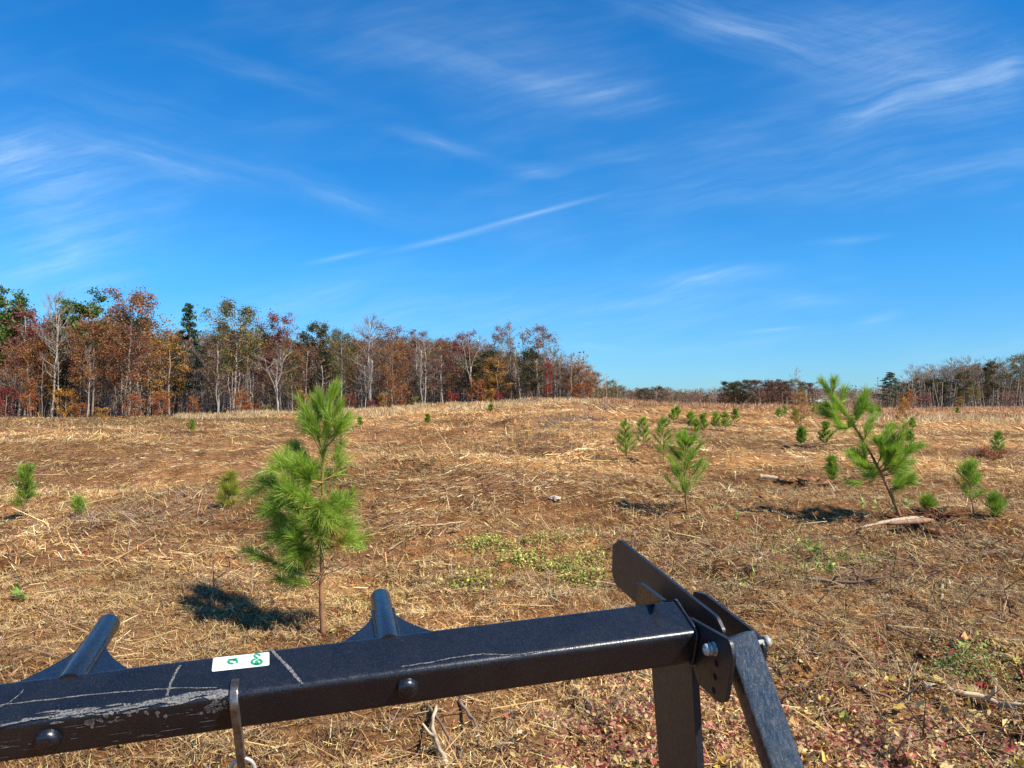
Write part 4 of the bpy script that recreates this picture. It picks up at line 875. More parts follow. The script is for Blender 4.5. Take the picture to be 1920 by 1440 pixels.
K = {
 'pine':   dict(kind='umbrella', W=5.5, bare0=.52, n1=20, n2=3, n3=0, col=BROWN, fol=dict(per=46, size=.42, clump=.55, cols=[(.07, .13, .025), (.10, .17, .03), (.045, .09, .022), (.13, .20, .04)], drop=.0, squash=.5)),
 'spire':  dict(kind='spire', W=7, bare0=.22, n1=46, n2=2, n3=0, col=BROWN, fol=dict(per=22, size=.42, clump=.40, cols=[(.045, .085, .040), (.03, .065, .033), (.07, .11, .05)], squash=.35)),
 'oak':    dict(kind='round', W=8.5, bare0=.26, n1=26, n2=4, n3=2, col=BROWN, fol=dict(per=15, size=.30, clump=.50, cols=[(.30, .125, .042), (.25, .095, .036), (.36, .17, .05), (.20, .085, .038), (.28, .14, .045)], drop=.14)),
 'rust':   dict(kind='round', W=6.5, bare0=.24, n1=22, n2=4, n3=2, col=GREYB, fol=dict(per=12, size=.29, clump=.48, cols=[(.25, .11, .06), (.21, .088, .05), (.30, .14, .07), (.19, .10, .06)], drop=.24)),
 'red':    dict(kind='round', W=6.0, bare0=.34, n1=20, n2=4, n3=2, col=GREYB, fol=dict(per=12, size=.30, clump=.46, cols=[(.24, .062, .050), (.17, .050, .045), (.30, .085, .065), (.23, .10, .06)], drop=.20)),
 'amber':  dict(kind='round', W=5.5, bare0=.18, n1=20, n2=4, n3=1, col=BROWN, fol=dict(per=13, size=.34, clump=.5, cols=[(.42, .20, .030), (.34, .16, .030), (.30, .19, .04), (.46, .26, .05)], drop=.14)),
 'olive':  dict(kind='round', W=8.0, bare0=.30, n1=24, n2=4, n3=2, col=GREYB, fol=dict(per=15, size=.30, clump=.55, cols=[(.16, .15, .030), (.11, .12, .028), (.24, .19, .04), (.32, .18, .045), (.07, .09, .025)], drop=.12)),
 'dark':   dict(kind='round', W=6.5, bare0=.22, n1=24, n2=4, n3=2, col=BROWN, fol=dict(per=13, size=.38, clump=.55, cols=[(.055, .075, .025), (.035, .055, .022), (.10, .10, .03), (.16, .10, .035)], drop=.06)),
 'bare':   dict(kind='round', W=6.0, bare0=.36, n1=26, n2=6, n3=5, col=PALE, up=1.1, fol=None),
 'brown':  dict(kind='round', W=6.0, bare0=.26, n1=20, n2=5, n3=3, col=GREYB, up=1.05, fol=dict(per=5, size=.24, clump=.40, cols=[(.24, .15, .095), (.28, .15, .08), (.20, .14, .09)], drop=.40)),
 'forked': dict(kind='round', W=7.0, bare0=.30, n1=16, n2=5, n3=4, col=PALE, up=1.0, fork=True, fol=None),
 'thin':   dict(kind='round', W=3.0, bare0=.30, n1=14, n2=4, n3=2, col=PALE, up=1.1, r0=.10, fol=None),
}
K['copse'] = dict(kind='round', W=9.0, bare0=.10, n1=30, n2=4, n3=2, col=BROWN, fol=dict(per=12, size=.46, clump=.6, cols=[(.16, .065, .045), (.12, .06, .045), (.22, .10, .06), (.10, .07, .04)], drop=.10))
K['hill'] = dict(kind='round', W=9.0, bare0=.10, n1=26, n2=4, n3=2, col=GREYB, fol=dict(per=8, size=.5, clump=.6, cols=[(.25, .15, .09), (.22, .14, .10), (.20, .16, .11), (.30, .15, .07)], drop=.2))
NAMES = dict(copse='oak_tree', hill='autumn_tree', pine='pine_tree', spire='evergreen_tree', oak='oak_tree', rust='autumn_tree', red='maple_tree', amber='autumn_tree', olive='autumn_tree', dark='evergreen_tree', bare='bare_tree', brown='bare_tree', forked='bare_tree', thin='bare_sapling')
CATS = dict(copse='oak tree', hill='autumn tree', pine='pine tree', spire='evergreen tree', oak='oak tree', rust='autumn tree', red='maple tree', amber='autumn tree', olive='autumn tree', dark='evergreen tree', bare='bare tree', brown='bare tree', forked='bare tree', thin='bare sapling')
PROT = {}
H0 = 16.0
def proto(kind, v):
    if (kind, v) in PROT: return PROT[(kind, v)]
    kd = dict(K[kind]); fol = kd.pop('fol'); rng = np.random.default_rng(sum(map(ord, kind)) * 7 + v * 131)
    col = np.array(kd.pop('col')) * rng.uniform(.85, 1.15); a, tips = limbs(rng, kd.pop('kind'), H0, kd.pop('W'), kd.pop('bare0'), list(col), kd.pop('n1'), kd.pop('n2'), kd.pop('n3'), **kd)
    t = a.build('trunk', M_BARK); COL.objects.unlink(t); ms = [('trunk', t.data)]; bpy.data.objects.remove(t)
    if fol:
        f = foliage(rng, tips, **fol).build('crown', M_LEAF); COL.objects.unlink(f); ms.append(('crown', f.data)); bpy.data.objects.remove(f)
    PROT[(kind, v)] = ms; return ms
_tc = [0]
def tree(kind, x, y, h, wscale=1.0, label=None, group=None, v=None, rz=None, name=None, cat=None, sink=0.0):
    rr_ = random.Random(_tc[0] * 17 + 3); _tc[0] += 1
    v = rr_.randrange(4) if v is None else v; ms = proto(kind, v); s = h / H0
    r_ = empty(name or NAMES[kind], (x, y, hz(x, y) - sink), rr_.uniform(0, 6.28) if rz is None else rz); r_.scale = (s * wscale, s * wscale, s)
    for nm, me in ms:
        o = bpy.data.objects.new(nm, me); link(o, r_)
    tagit(r_, label, cat or CATS[kind], group); return r_
def tree_px(kind, px, top, width, Y, label, group=None, **kw):
    p = at(px, 745, Y); x, y = p[0], p[1]; z0 = hz(x, y); h = ((745 - top) / FPX * Y + CAMZ - z0) * (.97 if kind in ('spire', 'thin') else .94); wm_ = width / FPX * Y
    W0 = K[kind]['W'] * h / H0; return tree(kind, x, y, h, max(.45, min(2.0, wm_ / W0 * .92)), label, group, **kw)
GW = 'trees along the edge of the left woods'
EDGE = lambda px: np.interp(px, [-200, 0, 700, 1000, 1140], [100, 101, 101, 101, 98])
FEAT = [
 ('pine', 6, 540, 75, 4, 'tall dark green pine at the far left end of the woods'), ('pine', -22, 575, 70, 6, 'green pine cut by the left picture edge'),
 ('red', 45, 572, 70, 3, 'pinkish red maple between the far left pine and the bare grey tree'), ('bare', 98, 538, 85, 0, 'tall bare grey tree at the left with two pale trunks side by side'),
 ('thin', 108, 575, 40, 0, 'slim pale bare trunk standing against the tall bare grey tree'), ('pine', 153, 555, 78, 6, 'light green rounded pine between the bare grey tree and the big oak'),
 ('pine', 124, 578, 50, 8, 'smaller green pine behind the bare grey tree'), ('oak', 60, 640, 90, 1, 'orange-brown oak low under the pinkish maple'),
 ('oak', 172, 600, 105, 0, 'rusty oak with a white curved trunk below the green pine'), ('oak', 240, 541, 125, 1, 'largest red-orange oak of the left woods, broad spreading crown'),
 ('amber', 318, 612, 70, 2, 'amber tree right of the largest oak'), ('spire', 352, 557, 68, 5, 'layered blue-green evergreen rising above the woods'),
 ('olive', 440, 562, 105, 1, 'olive and gold broad-crowned tree, tallest of the middle group'), ('brown', 408, 615, 60, 0, 'brownish tree with a straight white trunk beneath the olive tree'),
 ('red', 527, 585, 72, 3, 'dark purple-red maple right of the olive and gold tree'), ('forked', 520, 655, 90, 0, 'pale bare tree forking in a wide V below the purple maple'),
 ('dark', 596, 598, 60, 4, 'dark green tree behind the top of the near pine'), ('olive', 640, 616, 62, 2, 'olive-brown tree just right of the near pine top'),
 ('bare', 695, 588, 95, 2, 'broad bare grey tree in the middle of the woods'), ('rust', 738, 606, 72, 3, 'rust-orange tree right of the broad bare tree'),
 ('oak', 740, 640, 60, 0, 'deep russet oak standing in front of the rust-orange tree'), ('rust', 785, 616, 65, 4, 'red-brown tree with a flat top in the middle woods'),
 ('bare', 798, 625, 60, 0, 'bare tree with a leaning white trunk in the middle woods'), ('rust', 830, 640, 62, 1, 'brick-brown tree between two pale bare trunks'),
 ('forked', 884, 622, 80, 0, 'pale forked tree with three bare stems left of the dark crowns'), ('red', 868, 618, 60, 4, 'pale red maple crown over the forked bare tree'),
 ('dark', 905, 655, 65, 2, 'dark olive tree in front of the narrow red-brown crown'), ('rust', 938, 606, 46, 2, 'tall narrow red-brown crown with gaps of sky'),
 ('thin', 958, 598, 40, 1, 'wispy bare tree between the two dark red crowns'), ('thin', 984, 604, 34, 1, 'second wispy bare tree left of the leaning red crown'),
 ('rust', 1010, 608, 75, 1, 'red-brown flat crown leaning right above the woods end'), ('dark', 992, 652, 55, 0, 'dark green-brown tree under the leaning red crown'),
 ('amber', 935, 668, 60, 0, 'golden brown tree low beneath the narrow red-brown crown'), ('bare', 1042, 648, 70, 1, 'rounded grey bare tree near the right end of the woods'),
 ('bare', 1076, 660, 55, 3, 'grey bare tree second from the right end of the woods'), ('thin', 1028, 690, 22, -1, 'slim bare stem beside the crimson sapling'),
 ('oak', 1088, 686, 62, 2, 'rounded orange-brown oak at the right end of the woods'), ('oak', 1110, 698, 45, 0, 'outermost small rusty oak closing the woods on the right'), ('rust', 1060, 680, 60, 2, 'rusty tree between the grey bare trees at the woods end'),
]
for kind, px, top, wd_, dY, lab in FEAT:
    tree_px(kind, px, top, wd_, float(EDGE(px)) + dY, lab, GW)
# white trunks that catch the sun at the front of the woods
for (px, top, k_, lab) in ((165, 640, 'bare', 'white leaning trunk below the rusty oak'), (232, 700, 'thin', 'short white trunk under the largest oak'), (407, 650, 'thin', 'straight chalk-white trunk left of the olive tree'),
        (693, 670, 'thin', 'bright white trunk right of the near pine'), (686, 680, 'thin', 'thin white trunk paired with the bright one right of the near pine'), (975, 685, 'thin', 'white pole-like trunk below the wispy bare trees'), (790, 650, 'thin', 'slanting pale trunk in the middle woods'),
        (20, 690, 'forked', 'crooked pale little tree at the left edge'), (36, 700, 'thin', 'bowed pale sapling at the left edge')):
    tree_px(k_, px, top, 40, float(EDGE(px)) - 1.2, lab, GW, v=1)
# the interior of the left woods
TP = np.array([(-120, 560), (-40, 560), (0, 560), (30, 580), (60, 590), (100, 590), (150, 572), (190, 590), (240, 570), (300, 612), (350, 605), (395, 610), (440, 585), (490, 612), (530, 605), (560, 622), (600, 615), (650, 628), (700, 618), (760, 618), (800, 625), (850, 625), (900, 632), (940, 650), (985, 660), (1010, 655), (1045, 668), (1080, 682), (1105, 700), (1125, 722)])
rng = np.random.default_rng(42)
GRP = {'oak': 'orange-brown oaks inside the left woods', 'rust': 'rusty brown trees inside the left woods', 'bare': 'pale bare trees inside the left woods', 'brown': 'brownish twiggy trees inside the left woods', 'thin': 'thin bare saplings inside the left woods',
       'dark': 'dark green trees inside the left woods', 'olive': 'olive-yellow trees inside the left woods', 'red': 'red maples inside the left woods', 'amber': 'amber trees inside the left woods', 'pine': 'pines inside the left woods', 'forked': 'forked bare trees inside the left woods'}
LABG = {'oak': 'orange-brown oak standing among others inside the left woods', 'rust': 'rusty brown tree standing among others inside the left woods', 'bare': 'pale bare tree standing among others inside the left woods', 'brown': 'brownish twiggy tree inside the left woods, half leafless',
        'thin': 'thin bare sapling trunk inside the left woods', 'dark': 'dark green tree set back inside the left woods', 'olive': 'olive-yellow tree set back inside the left woods', 'red': 'dull red maple set back inside the left woods', 'amber': 'amber tree set back inside the left woods',
        'pine': 'green pine set back inside the left woods', 'forked': 'forked bare tree inside the left woods'}
def interior(n, y0, y1, px0, px1, kinds, wts, drop0, drop1, wpx_=(40, 80), rngs=rng, pal=None):
    for q in range(n):
        px = px0 + (px1 - px0) * (q + rngs.uniform(-.4, .4)) / n; kd = kinds[rngs.choice(len(kinds), p=np.array(wts) / sum(wts))]; Y = float(EDGE(px)) + rngs.uniform(y0, y1)
        top = np.interp(px, TP[:, 0], TP[:, 1]) + rngs.uniform(drop0, drop1); tree_px(kd, px, top, rngs.uniform(*wpx_), Y, LABG[kd], GRP[kd])
interior(26, 2, 8, -90, 600, ['oak', 'rust', 'brown', 'olive', 'bare', 'dark', 'amber'], [3.2, 3, 3.5, 1.3, 2, 1.8, 1.2], 22, 70)
interior(30, 2, 8, 600, 1118, ['oak', 'rust', 'brown', 'olive', 'bare', 'thin'], [1, 2.4, 5, .6, 3.5, 2], 6, 55)
interior(44, 9, 18, -110, 1112, ['oak', 'rust', 'brown', 'dark', 'bare', 'olive', 'red'], [2, 3, 3, 3, 1.5, 1.3, .8], 8, 40)
interior(38, 20, 34, -130, 1105, ['dark', 'brown', 'rust', 'olive', 'oak'], [3, 3, 2, 1.3, 1.5], 6, 30, (60, 100))
interior(46, 36, 60, -150, 1100, ['dark', 'brown', 'rust', 'oak'], [4, 3, 2, 1.5], 10, 40, (80, 120))
for q in range(150):     # pole-like undergrowth saplings
    px = rng.uniform(-60, 1120); Y = float(EDGE(px)) + rng.uniform(-1.0, 12); b_ = np.interp(px, [0, 700, 1130], [786, 770, 753]); top = b_ - rng.uniform(45, 120) * np.interp(px, [0, 1130], [1.1, .75])
    kd = 'thin'; tree_px(kd, px, top, rng.uniform(18, 40), Y, LABG[kd], GRP[kd])
# shrubs at the foot of the woods
def shrub_mesh(seed, cols, per=16, size=.16, n=40):
    rng = np.random.default_rng(seed); a, tips = limbs(rng, 'round', 3.0, 2.6, .05, [.25, .18, .13], 12, 3, 1, r0=.04, twr=.012, up=.8); f = foliage(rng, tips, per, size, .22, cols, var=.2)
    return a, f
SH = {'amber': [(.45, .22, .03), (.38, .17, .03), (.5, .30, .06)], 'red': [(.28, .05, .04), (.20, .04, .035)], 'rust': [(.34, .11, .035), (.26, .09, .035), (.42, .17, .05)], 'crimson': [(.36, .03, .02), (.28, .03, .02)], 'olive': [(.18, .17, .04), (.26, .2, .05)], 'twig': None}
SHM = {}
def shrub(kind, px, py, top, width, label, group='shrubs at the foot of the left woods', Y=None):
    v = _tc[0] % 2; _tc[0] += 1
    if (kind, v) not in SHM:
        a, f = shrub_mesh(len(SHM) + 900, SH[kind] or SH['rust'], per=16 if SH[kind] else 2); t = a.build('stems', M_TWIG); me1 = t.data; bpy.data.objects.remove(t); f = f.build('leaves', M_LEAF); me2 = f.data; bpy.data.objects.remove(f); SHM[(kind, v)] = (me1, me2)
    Y = Y or float(EDGE(px)) - 1.5; p = at(px, 745, Y); z0 = hz(p[0], p[1]); h = (py - top) / FPX * Y; wm_ = width / FPX * Y
    r_ = empty('shrub', (p[0], p[1], z0 - .05), px * .7); r_.scale = (wm_ / 2.8, wm_ / 2.8, h / 3.0); tagit(r_, label, 'shrub', group)
    for nm, me in zip(('stems', 'leaves'), SHM[(kind, v)]): link(bpy.data.objects.new(nm, me), r_)
for args in [('amber', 124, 788, 735, 42, 'golden yellow shrub at the left foot of the woods'), ('red', 12, 790, 735, 40, 'dark red shrub at the far left edge'), ('rust', 55, 790, 738, 34, 'orange shrub between the dark red one and the bare trunk'), ('rust', 150, 788, 762, 30, 'low reddish shrub right of the golden one'),
     ('amber', 190, 786, 765, 28, 'low orange shrub by the white curved trunk'), ('rust', 450, 778, 735, 34, 'upright russet shrub below the olive and gold tree'), ('rust', 470, 778, 752, 30, 'smaller russet shrub right of the upright one'), ('rust', 362, 782, 748, 24, 'orange-brown shrub below the layered evergreen'),
     ('rust', 570, 774, 735, 34, 'orange-brown shrub left of the near pine top'), ('red', 655, 770, 742, 26, 'red shrub just right of the near pine top'), ('amber', 720, 768, 740, 24, 'yellow shrub near the bright white trunk'), ('rust', 752, 766, 728, 40, 'brick-orange shrub in the middle woods edge'),
     ('crimson', 846, 762, 738, 26, 'deep crimson shrub behind the tan grass'), ('rust', 896, 758, 715, 40, 'red-brown leafy shrub left of the bright orange one'), ('amber', 916, 757, 728, 28, 'bright orange shrub behind the tan grass'), ('crimson', 933, 757, 738, 18, 'small scarlet shrub next to the bright orange one'),
     ('crimson', 1027, 752, 688, 16, 'narrow crimson column near the right end of the woods'), ('rust', 1094, 751, 720, 50, 'rounded rusty bush at the woods end'), ('olive', 1122, 751, 725, 22, 'olive bush just beyond the woods end'), ('olive', 500, 777, 760, 24, 'dull green shrub below the purple maple'),
     ('rust', 250, 785, 745, 36, 'brown-orange shrub under the largest oak'), ('rust', 300, 784, 742, 36, 'brown shrub right of the largest oak'), ('red', 700, 768, 748, 24, 'dull red low shrub by the bright white trunk'), ('olive', 778, 765, 744, 22, 'green low shrub in the middle woods edge')]: shrub(*args)

# ------------------------------------------------------------------ right and far trees
GR = 'trees of the right-hand woods'
for kind, px, top, wd_, Y, lab in [
 ('spire', 1670, 694, 50, 150, 'single layered evergreen at the left end of the right woods'), ('bare', 1712, 682, 55, 156, 'grey bare tree next to the layered evergreen'), ('bare', 1745, 680, 50, 158, 'second grey bare tree from the layered evergreen'),
 ('bare', 1780, 668, 60, 158, 'tallest grey bare tree of the right woods'), ('bare', 1815, 666, 60, 160, 'grey bare tree left of the dark round crown'), ('dark', 1857, 674, 36, 154, 'dark round-topped evergreen in the right woods'),
 ('dark', 1806, 694, 34, 153, 'dark evergreen patch amid the bare right trees'), ('bare', 1870, 668, 60, 162, 'bare tree behind the dark round-topped evergreen'), ('olive', 1912, 664, 60, 156, 'olive-brown tree at the right picture edge'), ('olive', 1950, 655, 60, 158, 'olive tree beyond the right picture edge'),
 ('dark', 1690, 715, 40, 160, 'dark low tree behind the layered evergreen'), ('olive', 1823, 725, 34, 148, 'small green-yellow tree at the foot of the right woods'), ('red', 1734, 735, 30, 147, 'small dull red tree at the foot of the right woods'), ('rust', 1890, 732, 44, 118, 'orange feathery little tree near the right edge'),
 ('amber', 1798, 742, 26, 147, 'small ochre tree at the foot of the right woods')]:
    tree_px(kind, px, top, wd_, Y, lab, GR)
for q in range(76):
    px = rng.uniform(1655, 2040); kd = ['bare', 'brown', 'brown', 'bare', 'brown', 'dark', 'brown'][q % 7]; Y = rng.uniform(152, 195); top = np.interp(px, [1650, 1690, 1720, 1800, 1900, 2050], [740, 712, 688, 676, 674, 664]) + rng.uniform(0, 26)
    tree_px(kd, px, top, rng.uniform(36, 60), Y, {'bare': 'grey bare tree inside the right woods', 'brown': 'brownish twiggy tree inside the right woods', 'dark': 'dark tree inside the right woods', 'thin': 'thin bare sapling inside the right woods'}[kd], {'bare': 'bare trees inside the right woods', 'brown': 'brownish trees inside the right woods', 'dark': 'dark trees inside the right woods', 'thin': 'thin saplings inside the right woods'}[kd])
GC = 'trees of the dark copse in the middle distance'
for kind, px, top, wd_, Y, lab in [('dark', 1366, 714, 40, 205, 'dark green tree at the left end of the copse'), ('dark', 1392, 711, 44, 207, 'second dark green tree of the copse'), ('copse', 1418, 711, 44, 203, 'dark maroon tree in the middle of the copse'), ('copse', 1442, 713, 42, 204, 'red-brown tree in the middle of the copse'),
  ('copse', 1466, 712, 40, 206, 'maroon tree right of the middle of the copse'), ('olive', 1486, 711, 44, 208, 'olive-brown tree at the right of the copse'), ('copse', 1510, 716, 44, 210, 'brown tree at the right end of the copse'), ('brown', 1535, 724, 44, 215, 'twiggy brown tree beyond the copse end'),
  ('brown', 1425, 722, 36, 200, 'twiggy grey-brown tree in front of the copse'), ('copse', 1350, 742, 30, 200, 'low rusty tree at the left foot of the copse'), ('dark', 1380, 716, 40, 212, 'dark tree at the back of the copse'), ('copse', 1455, 716, 44, 214, 'brown tree at the back of the copse')]:
    tree_px(kind, px, top, wd_, Y, lab, GC)
tree_px('thin', 1493, 682, 28, 105, 'tall lone bare tree with a pale stem in front of the copse', None, v=2)
tree_px('amber', 1503, 735, 40, 46, 'amber-leaved slim young tree in the field below the lone bare tree', None, v=1)
tree_px('thin', 1135, 696, 22, 128, 'slim pale tree just beyond the end of the left woods', None, v=0); tree_px('thin', 1158, 706, 26, 132, 'wispy pale birch-like tree left of the far wooded hill', None, v=3)
tree_px('olive', 1144, 712, 26, 136, 'sparse yellowish tree between two slim pale trees', None, v=1); tree_px('thin', 1229, 720, 18, 170, 'pale twin stem before the far wooded hill', None, v=1); tree_px('thin', 1341, 722, 22, 168, 'bare pale tree left of the copse', None, v=0)
tree_px('brown', 1295, 738, 18, 120, 'small leafless tree on the brow of the field', None)
for q in range(15):
    px = 1545 + q * 8 + rng.uniform(-3, 3); tree_px('brown', px, 733 + rng.uniform(-8, 10), 34, 200 + rng.uniform(0, 30), 'low leafless tree of the brown thicket between copse and right woods', 'leafless thicket between the copse and right woods')
shrub('rust', 1703, 768, 730, 30, 'faded russet cedar-like bush in front of the right woods', 'shrubs on the right side of the field', 100)
shrub('amber', 1693, 800, 752, 26, 'faded yellowish cedar bush behind the leaning pine', 'shrubs on the right side of the field', 58)
shrub('rust', 1852, 868, 836, 55, 'dark brown bramble bush at the right of the field', 'shrubs on the right side of the field', 24)
FARP = np.array([(1120, 728), (1160, 724), (1190, 726), (1230, 725), (1280, 732), (1330, 738), (1360, 742), (1500, 738), (1560, 735), (1640, 742)])
for q in range(64):
    px = 1105 + 550 * q / 64 + rng.uniform(-4, 4); kd = ['brown', 'hill', 'hill', 'hill', 'brown', 'dark', 'olive'][rng.integers(0, 7)]; Y = rng.uniform(255, 330)
    tree_px(kd, px, np.interp(px, FARP[:, 0], FARP[:, 1]) + rng.uniform(-2, 7), rng.uniform(24, 40), Y, {'brown': 'twiggy brown tree of the far wooded hill', 'rust': 'rusty tree of the far wooded hill', 'olive': 'olive tree of the far wooded hill', 'dark': 'dark tree of the far wooded hill', 'hill': 'russet tree of the far wooded hill'}[kd],
            {'brown': 'brown trees of the far hill', 'rust': 'rusty trees of the far hill', 'olive': 'olive trees of the far hill', 'dark': 'dark trees of the far hill', 'hill': 'russet trees of the far hill'}[kd])

# ------------------------------------------------------------------ deep undergrowth behind the first rows of trees
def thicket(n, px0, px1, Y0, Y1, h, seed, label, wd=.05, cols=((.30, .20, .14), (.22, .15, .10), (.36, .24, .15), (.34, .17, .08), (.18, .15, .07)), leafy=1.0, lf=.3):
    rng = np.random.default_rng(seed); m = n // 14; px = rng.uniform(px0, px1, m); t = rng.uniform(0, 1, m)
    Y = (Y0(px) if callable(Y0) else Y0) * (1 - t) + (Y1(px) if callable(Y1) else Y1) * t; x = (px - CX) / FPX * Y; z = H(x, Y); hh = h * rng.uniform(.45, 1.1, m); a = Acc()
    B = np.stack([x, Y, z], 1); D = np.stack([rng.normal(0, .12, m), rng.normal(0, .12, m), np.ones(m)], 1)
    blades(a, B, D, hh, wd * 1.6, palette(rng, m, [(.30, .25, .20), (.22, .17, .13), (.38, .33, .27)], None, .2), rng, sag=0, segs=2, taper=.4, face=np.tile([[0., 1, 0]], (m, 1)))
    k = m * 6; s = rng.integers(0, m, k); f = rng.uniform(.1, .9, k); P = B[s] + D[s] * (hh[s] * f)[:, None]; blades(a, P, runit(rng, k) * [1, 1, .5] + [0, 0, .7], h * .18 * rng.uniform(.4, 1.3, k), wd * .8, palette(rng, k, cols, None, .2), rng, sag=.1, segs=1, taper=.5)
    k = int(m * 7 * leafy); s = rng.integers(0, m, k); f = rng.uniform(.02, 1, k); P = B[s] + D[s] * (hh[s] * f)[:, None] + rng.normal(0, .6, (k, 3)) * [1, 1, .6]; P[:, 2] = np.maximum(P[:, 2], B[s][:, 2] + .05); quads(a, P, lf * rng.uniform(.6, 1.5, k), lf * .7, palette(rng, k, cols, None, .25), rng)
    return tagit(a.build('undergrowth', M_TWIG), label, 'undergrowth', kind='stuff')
thicket(60000, -160, 1118, lambda p: np.interp(p, [-200, 0, 700, 1000, 1140], [103, 104, 104, 104, 101]), lambda p: np.full(len(p), 118.0), 4.2, 501, 'brown twiggy undergrowth just inside the left woods')
thicket(60000, -190, 1105, 118, 150, 8.0, 502, 'dark thick undergrowth deep inside the left woods', .07, lf=.42)
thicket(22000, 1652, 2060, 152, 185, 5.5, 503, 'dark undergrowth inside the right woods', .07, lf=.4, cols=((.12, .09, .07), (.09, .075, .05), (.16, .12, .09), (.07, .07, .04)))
thicket(9000, 1345, 1560, 204, 222, 4.6, 504, 'brown undergrowth below the copse', .08, lf=.4)
thicket(34000, 1100, 1665, 300, 335, 6.5, 505, 'brown undergrowth covering the far wooded hill', .14, lf=.6, cols=((.22, .16, .12), (.18, .13, .10), (.26, .16, .10), (.15, .13, .08)))
thicket(9000, 1540, 1665, 196, 226, 2.6, 506, 'low leafless thicket between the copse and the right woods', .07, lf=.3)

# ------------------------------------------------------------------ grass bands, weeds, leaf litter
def grass(name, n, region, h0, h1, wd, cols, seed, label, wts=None, lean=.35, sag=.2, clump=6):
    rng = np.random.default_rng(seed); px0, px1, Y0, Y1 = region; m = n // clump; px = rng.uniform(px0, px1, m); Y = rng.uniform(0, 1, m); Y = np.array([Y0(p) if callable(Y0) else Y0 for p in px]) * (1 - Y) + np.array([Y1(p) if callable(Y1) else Y1 for p in px]) * Y
    x = (px - CX) / FPX * Y; keep = rng.uniform(0, 1, m) < (.25 + .9 * vfield(x, Y, seed, 5)); x, Y = x[keep], Y[keep]; m = len(x)
    x = np.repeat(x, clump) + rng.normal(0, .12, m * clump); y = np.repeat(Y, clump) + rng.normal(0, .12, m * clump); z = H(x, y); k = len(x)
    D = np.stack([rng.normal(.12, lean, k), rng.normal(0, lean, k), np.ones(k)], 1); col = np.repeat(palette(rng, m, cols, wts, .2), clump, axis=0) * rng.lognormal(0, .15, (k, 1))
    Ln = np.repeat(rng.uniform(h0, h1, m), clump) * rng.uniform(.6, 1.1, k); a = Acc(); blades(a, np.stack([x, y, z - .02], 1), D, Ln, wd, np.clip(col, 0, .9), rng, sag=sag, segs=2, taper=.35, face=np.tile([[0, 1.0, 0]], (k, 1)) + rng.normal(0, .5, (k, 3)))
    return tagit(a.build(name, M_STRAW), label, 'grass', kind='stuff')
GT = [(.62, .44, .22), (.52, .35, .17), (.70, .54, .30), (.42, .26, .13)]
GR_ = [(.46, .25, .13), (.38, .20, .10), (.56, .36, .20), (.30, .16, .09)]
GB = [(.24, .14, .07), (.17, .10, .05), (.34, .22, .10), (.15, .13, .05)]
grass('tall_grass', 26000, (640, 1140, lambda p: np.interp(p, [640, 1140], [80, 82]), lambda p: EDGE(p) + 2), .35, .78, .04, GT, 61, 'tall pale tan broom grass along the foot of the woods in the middle')
grass('tall_grass', 14000, (330, 660, 88, 100), .5, 1.0, .045, GT, 62, 'tan grass fringe at the foot of the woods left of the near pine')
grass('weeds', 26000, (-60, 640, lambda p: 72, 100), .25, .6, .05, GB, 63, 'low dark brown and green weeds in front of the left woods')
grass('tall_grass', 34000, (1130, 2000, lambda p: np.interp(p, [1130, 1400, 1900], [84, 78, 72]), lambda p: np.interp(p, [1130, 1400, 1650, 2000], [98, 120, 140, 148])), .45, .9, .055, GR_, 64, 'rusty tall grass across the far right side of the field')
grass('tall_grass', 9000, (1600, 2000, 58, 74), .4, .9, .035, GT, 65, 'pale dry grass tufts on the right, nearer than the rusty band')
grass('dry_stalks', 2600, (-40, 1980, 12, 60), .15, .4, .012, GT, 66, 'scattered broken upright stubble stalks over the cleared field', lean=.5, clump=3)
grass('dry_tufts', 11000, (-40, 1980, 4.2, 15), .10, .30, .0055, GT, 69, 'matted tufts of bent dry grass in the near field', lean=.9, sag=.7, clump=40)
grass('stubble', 16000, (-40, 1980, 3.9, 16), .04, .13, .006, GT, 67, 'short rooted stubble standing in the nearest mulch', lean=.6, clump=4)
grass('stubble', 9000, (-40, 1980, 15, 44), .08, .25, .016, GT, 68, 'short rooted stubble standing in the hollow', lean=.6, clump=4)
def twigs(n, px0, px1, Y0, Y1, l0, l1, wd, seed, label):
    rng = np.random.default_rng(seed); Y = rng.uniform(Y0, Y1, n); x = (rng.uniform(px0, px1, n) - CX) / FPX * Y; kp = rng.uniform(0, 1, n) < vfield(x, Y, seed, 1.6); x, Y = x[kp], Y[kp]; n = len(x); D = rng.normal(0, 1, (n, 3)); D[:, 2] = np.abs(D[:, 2]) * .35
    a = Acc(); blades(a, np.stack([x, Y, H(x, Y) + rng.uniform(.0, .05, n)], 1), D, rng.uniform(l0, l1, n), wd, palette(rng, n, [(.10, .06, .04), (.16, .10, .06), (.24, .17, .11)], None, .2), rng, sag=.1, segs=3, taper=.35, face=np.tile([[0, 0, 1.]], (n, 1)) + rng.normal(0, .6, (n, 3)))
    return tagit(a.build('twigs', M_TWIG), label, 'twigs', kind='stuff')
twigs(5000, 1150, 1960, 4.2, 11, .10, .42, .011, 691, 'dark tangled twigs among the stalks right of the push bar')
twigs(3200, -20, 1250, 4.2, 11, .10, .35, .007, 692, 'dark thin twigs lying in the mulch left and centre')
